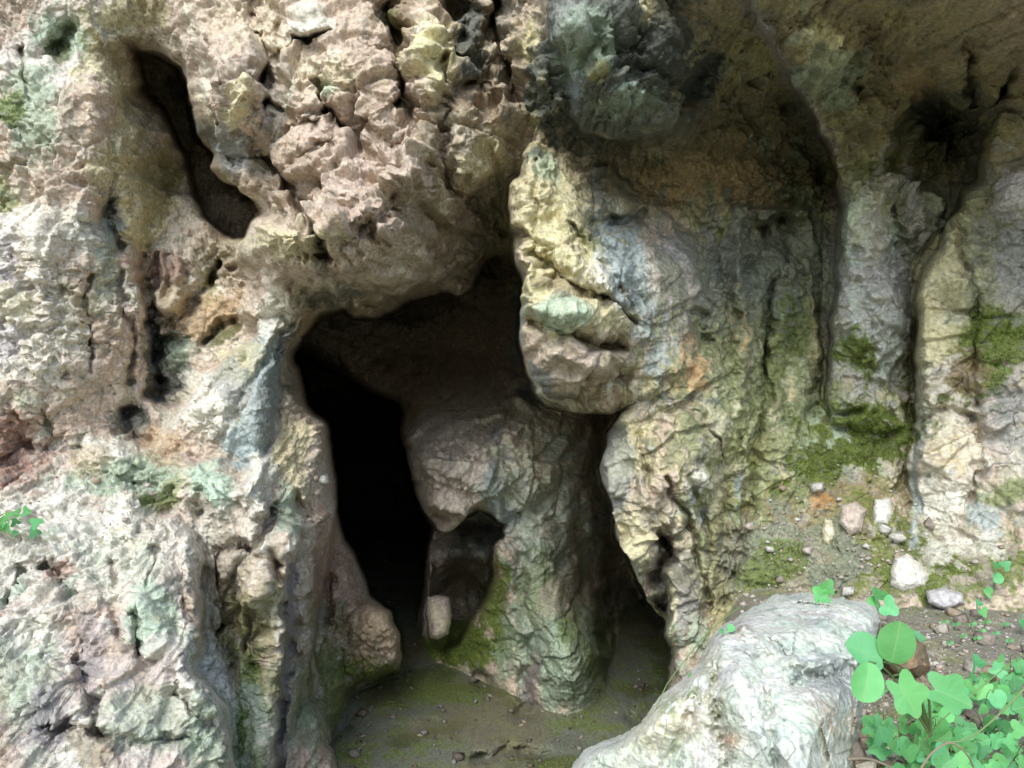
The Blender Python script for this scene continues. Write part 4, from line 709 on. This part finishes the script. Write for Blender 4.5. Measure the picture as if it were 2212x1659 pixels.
def add_leaf(V_, F_, base, tipdir, nrm, size, kind, cup=.12):
    hue = random.uniform(0, 1); lu = LUV.setdefault(id(V_), [])
    while len(lu) < len(V_): lu.append((0, 0, 0))
    t = tipdir.normalized(); s = t.cross(nrm).normalized(); nn = s.cross(t).normalized()
    out = leaf_outline(kind); b0 = len(V_)
    rings = (1.0, .66, .33)
    def pt(a, b): 
        return base + s * (a * size) + t * (b * size) + nn * (size * (.32 * abs(a) + cup * (abs(a) * .6) - cup * 1.2 * (b - .3) ** 2 + .02 * math.sin(a * 40) * abs(a) * 2 + random.uniform(-.004, .004)))
    for q in rings:
        for a, b in out: V_.append(pt(a * q, .46 + (b - .46) * q)); lu.append((a * q, .46 + (b - .46) * q, hue))
    V_.append(pt(0, .46)); lu.append((0, .46, hue)); k = len(out)
    for ri in range(len(rings) - 1):
        for i in range(k):
            j = (i + 1) % k; F_.append((b0 + ri * k + i, b0 + ri * k + j, b0 + (ri + 1) * k + j, b0 + (ri + 1) * k + i))
    c = b0 + len(rings) * k
    for i in range(k): F_.append((b0 + 2 * k + i, b0 + 2 * k + (i + 1) % k, c))
def add_tube(V_, F_, pts, r0, r1, seg=6):
    b0 = len(V_); n = len(pts)
    for i, p in enumerate(pts):
        d = (pts[min(i + 1, n - 1)] - pts[max(i - 1, 0)]).normalized(); a = d.cross(Vector((.3, 1, .2))).normalized(); b = d.cross(a); r = r0 + (r1 - r0) * i / (n - 1)
        for k in range(seg):
            t = 2 * math.pi * k / seg; V_.append(p + a * (r * math.cos(t)) + b * (r * math.sin(t)))
    for i in range(n - 1):
        for k in range(seg):
            F_.append((b0 + i * seg + k, b0 + i * seg + (k + 1) % seg, b0 + (i + 1) * seg + (k + 1) % seg, b0 + (i + 1) * seg + k))
def curve(a, b, sag, n=8):
    side = Vector((random.uniform(-1, 1), random.uniform(-1, 1), 0)) * (a - b).length * .06
    return [a.lerp(b, i / (n - 1)) + (Vector((0, 0, sag)) + side) * math.sin(math.pi * i / (n - 1)) for i in range(n)]
def simple(name, V_, F_, mat, parent=None, org=Vector((0, 0, 0))):
    me = bpy.data.meshes.new(name); me.from_pydata([v - org for v in V_], [], F_); me.materials.append(mat)
    for p in me.polygons: p.use_smooth = True
    if id(V_) in LUV and len(LUV[id(V_)]) == len(V_):
        at = me.color_attributes.new('leafpos', 'FLOAT_COLOR', 'POINT')
        at.data.foreach_set('color', [c for q in LUV[id(V_)] for c in (q[0] + .5, q[1], q[2], 1)])
    LUV.pop(id(V_), None)
    o = bpy.data.objects.new(name, me); COL.objects.link(o)
    if parent is not None: o.parent = parent
    else: o.location = org
    return o
def view_n(tilt=.6): return Vector((random.uniform(-.35, .35), -1.0, tilt + random.uniform(-.2, .3))).normalized()
def plant(name, root, leaves, label, cat, group=None, mat=None, sep=False, stemr=.0016, kind_='lobed'):
    """root: world point; leaves: (u, v, Y, size_m, angle_deg, kind) where the leaf centre is"""
    e = empty(name, root); tag(e, label, cat, group); SV, SF = [], []; LV, LF = [], []
    for (u, v, Yd, sz, ang, kd) in leaves:
        c = W(u, v, Yd); d = Vector((math.sin(math.radians(ang)), -.25, math.cos(math.radians(ang)))).normalized()
        nr = view_n(); base = c - d * sz * .46
        if sep: LV, LF = [], []
        add_leaf(LV, LF, base, d, nr, sz, kd)
        if sep: simple('leaf', LV, LF, mat or M_leaf, e, Vector(root))
        add_tube(SV, SF, curve(Vector(root), base, (base - Vector(root)).length * .12), stemr * 1.3, stemr * .7)
    if not sep: simple('foliage', LV, LF, mat or M_leaf, e, Vector(root))
    simple('stem', SV, SF, M_stem, e, Vector(root))
    return e
#@@PLANTS
plant('seedling', W(2010, 1590, 1.62), [(1872,1412,1.42,.075,-62,'oval'),(1935,1392,1.42,.072,5,'oval'),(1872,1470,1.38,.062,-165,'oval'),(1955,1500,1.40,.070,150,'maple'),(2045,1500,1.46,.075,110,'maple')],
      'tall seedling with broad oval and pointed bright green leaves before the boulder', 'plant', sep=True, stemr=.0022)
def ground_pt(u, v):
    p = surf(u, v); return Vector((float(p[0]), float(p[1]), float(p[2])))
def sprig(u, v, leaves, label, group, mat=None, lift=.02, back=0.0, name='herb'):
    g = ground_pt(u, v); Y0 = g.y
    ls = [(lu, lv, Y0 - random.uniform(.01, .05) - back, s * Y0 / F, a, k) for (lu, lv, s, a, k) in leaves]
    return plant(name, (g.x, g.y, g.z), ls, label, 'plant', group, mat, stemr=.0011)
G1 = 'small green herbs on the bank'
sprig(2140, 1275, [(2150,1225,24,-30,'lobed'),(2172,1222,24,40,'lobed'),(2155,1250,26,90,'heart'),(2135,1280,26,-60,'heart')], 'round leaved herb climbing at the right wall foot', G1)
sprig(2120, 1335, [(2112,1305,22,-20,'lobed'),(2122,1322,24,150,'lobed')], 'two leaved herb below the round leaved herb', G1)
sprig(2215, 1370, [(2208,1350,28,-40,'heart'),(2225,1330,26,20,'lobed')], 'herb cut by the right edge of the photo above the thicket', G1)
sprig(1890, 1375, [(1960,1372,34,60,'lobed'),(1985,1378,26,90,'lobed')], 'pair of small leaves beside the seedling tip', G1)
# herbs on top of the boulder
def on_boulder(u, v, leaves, label):
    Yd = 2.3; root = W(u, v, Yd)
    return plant('herb', root, [(lu, lv, Yd - .05, s * Yd / F, a, k) for (lu, lv, s, a, k) in leaves], label, 'plant', 'herbs rooted on the boulder', stemr=.001)
on_boulder(1785, 1300, [(1768,1282,36,-40,'lobed'),(1788,1268,34,20,'lobed'),(1780,1292,30,120,'lobed')], 'three leaved herb on the middle of the boulder top')
on_boulder(1905, 1330, [(1895,1290,44,-30,'lobed'),(1918,1312,46,120,'lobed'),(1885,1300,26,-90,'heart')], 'broad lobed herb at the right end of the boulder top')
on_boulder(1590, 1360, [(1578,1358,20,80,'heart'),(1560,1364,14,-80,'heart')], 'tiny creeping leaves on the left shoulder of the boulder')
on_boulder(1505, 1475, [(1498,1465,26,-150,'heart')], 'single hanging leaf on the left slope of the boulder')
# thicket bottom right
kinds = ['lobed', 'lobed', 'heart', 'maple']
thick = [(1990,1540,8,46,50,'clump of lobed leaves under the seedling'), (2080,1500,9,60,40,'wide clump of pale leaves behind the seedling'), (2150,1480,8,60,40,'clump of small leaves above the arching stem'), (2190,1440,5,40,30,'sparse clump near the right edge of the bank'),
 (1900,1590,6,40,60,'small clump hugging the right foot of the boulder'), (1960,1640,8,60,40,'leafy clump at the bottom edge beside the boulder foot'), (2050,1620,10,70,50,'dense leafy clump in the bottom right thicket'), (2130,1580,9,60,50,'leafy clump crossed by the arching stem'),
 (2195,1570,8,50,60,'bushy clump in the right of the thicket'), (2180,1650,7,60,30,'leafy clump in the bottom right corner'), (2090,1660,6,60,20,'low clump on the bottom edge of the thicket'), (2010,1590,6,40,30,'narrow clump at the seedling root')]
for (u, v, n_, su, sv, lb) in thick:
    g = ground_pt(u, min(v + 25, 1700)); ls = []
    for i in range(int(n_ * 2.0)):
        a = random.uniform(-180, 180); ls.append((u + random.gauss(0, su * .6), v + random.gauss(0, sv * .6), g.y - random.uniform(.04, .28), random.uniform(.022, .052), a, random.choice(kinds)))
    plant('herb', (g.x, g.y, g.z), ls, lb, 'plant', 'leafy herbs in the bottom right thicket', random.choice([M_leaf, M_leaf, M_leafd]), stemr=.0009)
# tiny seedlings on the soil
cnt = 0
spots = [(2040,1345),(2065,1350),(2100,1350),(2130,1345),(2080,1375),(2110,1380),(2150,1370),(2050,1390),(2180,1385),(2170,1350),(2120,1365)]
wh = ['nearest the flat lilac stone','right of the flat lilac stone','mid bank below the two leaved herb','mid bank right of centre','left of the bare soil','centre of the bare soil','right of the bare soil','behind the seedling leaves','above the thicket near the edge','high on the bank near the edge','just above the bare soil centre']
for (u, v), w_ in zip(spots, wh): sprig(u, v + 6, [(u - 4, v, 10, -60, 'oval'), (u + 5, v - 2, 10, 60, 'oval')], 'tiny two leaved sprout ' + w_, 'tiny sprouts on the soil', name='sprout')
# plant on the left ledge
g = ground_pt(20, 1150); ls = []
for i in range(16): ls.append((random.uniform(-30, 85), 1125 + random.gauss(0, 16), g.y - random.uniform(.1, .25), random.uniform(.03, .045), random.uniform(-100, 100), 'lobed'))
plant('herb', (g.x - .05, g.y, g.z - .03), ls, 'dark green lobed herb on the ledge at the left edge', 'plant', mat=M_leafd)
# thin stems and twigs
def strand(name, pts, r, mat, label, cat, group=None):
    V_, F_ = [], []; P3 = [W(*p) for p in pts]; out = []
    for i in range(len(P3) - 1):
        p0 = P3[max(i - 1, 0)]; p1 = P3[i]; p2 = P3[i + 1]; p3 = P3[min(i + 2, len(P3) - 1)]
        for k in range(6):
            t = k / 6; out.append(.5 * ((2 * p1) + (p2 - p0) * t + (2 * p0 - 5 * p1 + 4 * p2 - p3) * t * t + (3 * p1 - p0 - 3 * p2 + p3) * t ** 3))
    out.append(P3[-1]); add_tube(V_, F_, out, r, r * .6)
    return tag(simple(name, V_, F_, mat, None, P3[0].copy()), label, cat, group)
strand('grass_stem', [(1600,1310,2.5),(1545,1352,2.35),(1500,1400,2.3),(1450,1465,2.25),(1435,1490,2.22),(1410,1550,2.2),(1395,1605,2.2)], .0018, M_stem, 'thin green stem drooping over the left side of the boulder', 'stem')
strand('twig', [(2230,1470,1.75),(2140,1560,1.7),(2080,1600,1.68),(2020,1600,1.7)], .0022, M_stem, 'pale green stem slanting across the thicket', 'stem')
strand('twig', [(1990,1659,1.5),(2015,1625,1.5),(2050,1605,1.5),(2080,1620,1.5),(2100,1650,1.52),(2115,1700,1.55)], .0022, M_dry, 'dry arching stem in the bottom right thicket', 'stem')
strand('twig', [(1830,1640,1.6),(1880,1640,1.6),(1935,1665,1.6),(1960,1700,1.6)], .003, M_dry, 'dry twig at the foot of the boulder', 'twig')
strand('twig', [(2000,1600,1.62),(2030,1560,1.6),(2100,1500,1.6),(2200,1420,1.65),(2260,1380,1.7)], .0015, M_stem, 'long thin stem rising from the seedling root to the right edge', 'stem')
print('plants', round(time.time() - T0, 1))

# moss tufts and loose grit: uncountable, one object each
rg = np.random.RandomState(3)
def pick(weight, count):
    p = weight.astype(np.float64); p /= p.sum(); return rg.choice(len(p), count, p=p)
vis = (U > -60) & (U < 2280) & (V > -60) & (V < 1720)
Nn = normals(P)
mossy = (.05 + sst(-.2, .5, nB + nE)) * np.clip((C[:, 1] - C[:, 0]) / (C[:, 1] + .01) * 5 - .3, 0, 1) ** 1.3 * (C[:, 1] > C[:, 2] * 1.6) * vis * (st2 < .03)
ix = pick(mossy, 42000); p0 = P[ix] + rg.normal(0, .003, (len(ix), 3)); m3 = 3
nn_ = Nn[ix]; nn_ = np.where((nn_[:, 1:2] > 0), -nn_, nn_)
tv = []; 
for q in range(m3):
    d = nn_ * .8 + rg.normal(0, .55, nn_.shape) + np.array([0, 0, .5]); d /= np.linalg.norm(d, axis=1, keepdims=True); Lg = rg.uniform(.003, .008, (len(ix), 1))
    sd = np.cross(d, rg.normal(0, 1, d.shape)); sd /= np.linalg.norm(sd, axis=1, keepdims=True)
    tv.append(np.stack([p0 - sd * Lg * .22, p0 + sd * Lg * .22, p0 + d * Lg], 1))
tv = np.concatenate(tv).reshape(-1, 3).astype(f32); cc = np.empty((len(tv), 3), f32); cc[:] = (.15, .19, .05); cc *= np.repeat(rg.uniform(.45, 1.9, (len(tv) // 3, 1)), 3, 0); cc[:, 0] *= np.repeat(rg.uniform(.7, 1.3, len(tv) // 3), 3)
tag(mesh_obj('moss', tv, np.arange(len(tv)).reshape(-1, 3), cc, M_rock, smooth=False), 'green and brown moss growing in patches over the rock and bank', 'moss', kind='stuff')
octa = np.array([(1,0,0),(-1,0,0),(0,1,0),(0,-1,0),(0,0,1),(0,0,-1)], f32); of = np.array([(0,2,4),(2,1,4),(1,3,4),(3,0,4),(2,0,5),(1,2,5),(3,1,5),(0,3,5)])
slope = np.exp(-ell(Us, Vs, (1850, 1180, 260, 130, 0)) ** 2) * .8
wgt = ((lab == 13) * 1.0 + (lab == 12) * .5 + slope * (lab == 2) + np.exp(-ell(Us, Vs, (250, 1080, 330, 60, 0)) ** 2) * .4) * vis * (V < 1700)
ix = pick(wgt, 5200); sz = (rg.pareto(2.2, len(ix)) * .004 + .0025).clip(0, .04)[:, None, None]
R = rg.normal(0, 1, (len(ix), 3, 3)); R, _ = np.linalg.qr(R)
gp = (octa[None] * rg.uniform(.6, 1.3, (len(ix), 6, 1)) @ R) * sz * np.array([1.1, 1.1, .75]) + P[ix][:, None] + np.array([0, -.3, .3]) * sz
gf = (of[None] + (np.arange(len(ix)) * 6)[:, None, None]).reshape(-1, 3); gc = np.repeat(np.array([(.4,.36,.3),(.5,.48,.43),(.26,.22,.18),(.34,.27,.2),(.45,.38,.34)], f32)[rg.randint(0, 5, len(ix))], 6, 0)
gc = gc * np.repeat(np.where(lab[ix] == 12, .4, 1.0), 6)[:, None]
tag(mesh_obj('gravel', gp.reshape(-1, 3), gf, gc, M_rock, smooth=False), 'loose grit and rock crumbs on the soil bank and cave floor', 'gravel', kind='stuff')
# fallen twigs, needles and dead leaves
ix = pick((((lab == 13) + .3 * (lab == 12) + .5 * slope * (lab == 2)) * vis * (V < 1700)).astype(f32), 900)
LV2, LF2 = [], []
for k_ in ix:
    p = Vector(P[k_].tolist()) + Vector((0, -.004, .006)); a = random.uniform(0, math.pi); d = Vector((math.cos(a), math.sin(a) * .6, random.uniform(-.1, .3))).normalized()
    if random.random() < .75: add_tube(LV2, LF2, [p - d * random.uniform(.01, .035), p, p + d * random.uniform(.01, .035)], .0008, .0005, 3)
    else:
        b = len(LV2); l = random.uniform(.008, .02); sv = d.cross(Vector((.2, -.7, .7))).normalized() * l * .45; u2 = Vector((0, -.3, .4)) * l
        LV2 += [p - d * l, p + sv + u2 * .5, p + d * l, p - sv]; LF2.append((b, b + 1, b + 2, b + 3))
tag(simple('leaf_litter', LV2, LF2, M_dry), 'dry twigs and dead leaf scraps scattered over the soil', 'leaf litter', kind='stuff')
# ---------------------------------------------------------------- ground far and wide
gx = np.concatenate([-np.geomspace(400, 1, 40), [0], np.geomspace(1, 400, 40)]).astype(f32)
GX, GY = np.meshgrid(gx, gx); GZ = np.full_like(GX, -.12)
pg = np.stack([GX.ravel(), GY.ravel(), GZ.ravel()], 1); k = (np.arange(80)[:, None] * 81 + np.arange(80)[None]).ravel()
cg = np.empty((len(pg), 3), f32); cg[:] = (.2, .21, .13)
tag(mesh_obj('ground', pg, np.stack([k, k + 1, k + 82, k + 81], 1), cg, M_soil), 'earth and leaf litter in front of the cliff', 'ground', kind='structure')

# ---------------------------------------------------------------- camera, light
cam = bpy.data.cameras.new('camera'); cam.lens_unit = 'FOV'; cam.sensor_width = 36; cam.lens = 36 * F / 2212; cam.clip_start = .05; cam.clip_end = 2000
co = bpy.data.objects.new('camera', cam); co.location = (0, 0, CZ); co.rotation_euler = (math.radians(90), 0, 0); COL.objects.link(co); scene.camera = co
w = bpy.data.worlds.new('World'); scene.world = w; w.use_nodes = True; nt = w.node_tree; bg = nt.nodes['Background']
sky = nt.nodes.new('ShaderNodeTexSky'); sky.sky_type = 'NISHITA'; sky.sun_disc = False
EL, AZ = math.radians(42), math.radians(-164)     # azimuth measured clockwise from +Y
sky.sun_elevation = EL; sky.sun_rotation = AZ; sky.air_density = 1; sky.dust_density = 1.2; sky.ozone_density = 1
nt.links.new(sky.outputs[0], bg.inputs[0]); bg.inputs[1].default_value = .15
sl = bpy.data.lights.new('sun', 'SUN'); sl.energy = 1.7; sl.angle = math.radians(28); sl.color = (.985, 1, .945)
so = bpy.data.objects.new('sun', sl); COL.objects.link(so)
sd_ = Vector((math.sin(AZ) * math.cos(EL), math.cos(AZ) * math.cos(EL), math.sin(EL)))
so.rotation_euler = sd_.to_track_quat('Z', 'Y').to_euler()
scene.view_settings.view_transform = 'Standard'; scene.view_settings.look = 'None'; scene.view_settings.gamma = 1; scene.view_settings.exposure = .95
scene.cycles.max_bounces = 6; scene.cycles.diffuse_bounces = 3
print('done', round(time.time() - T0, 1))
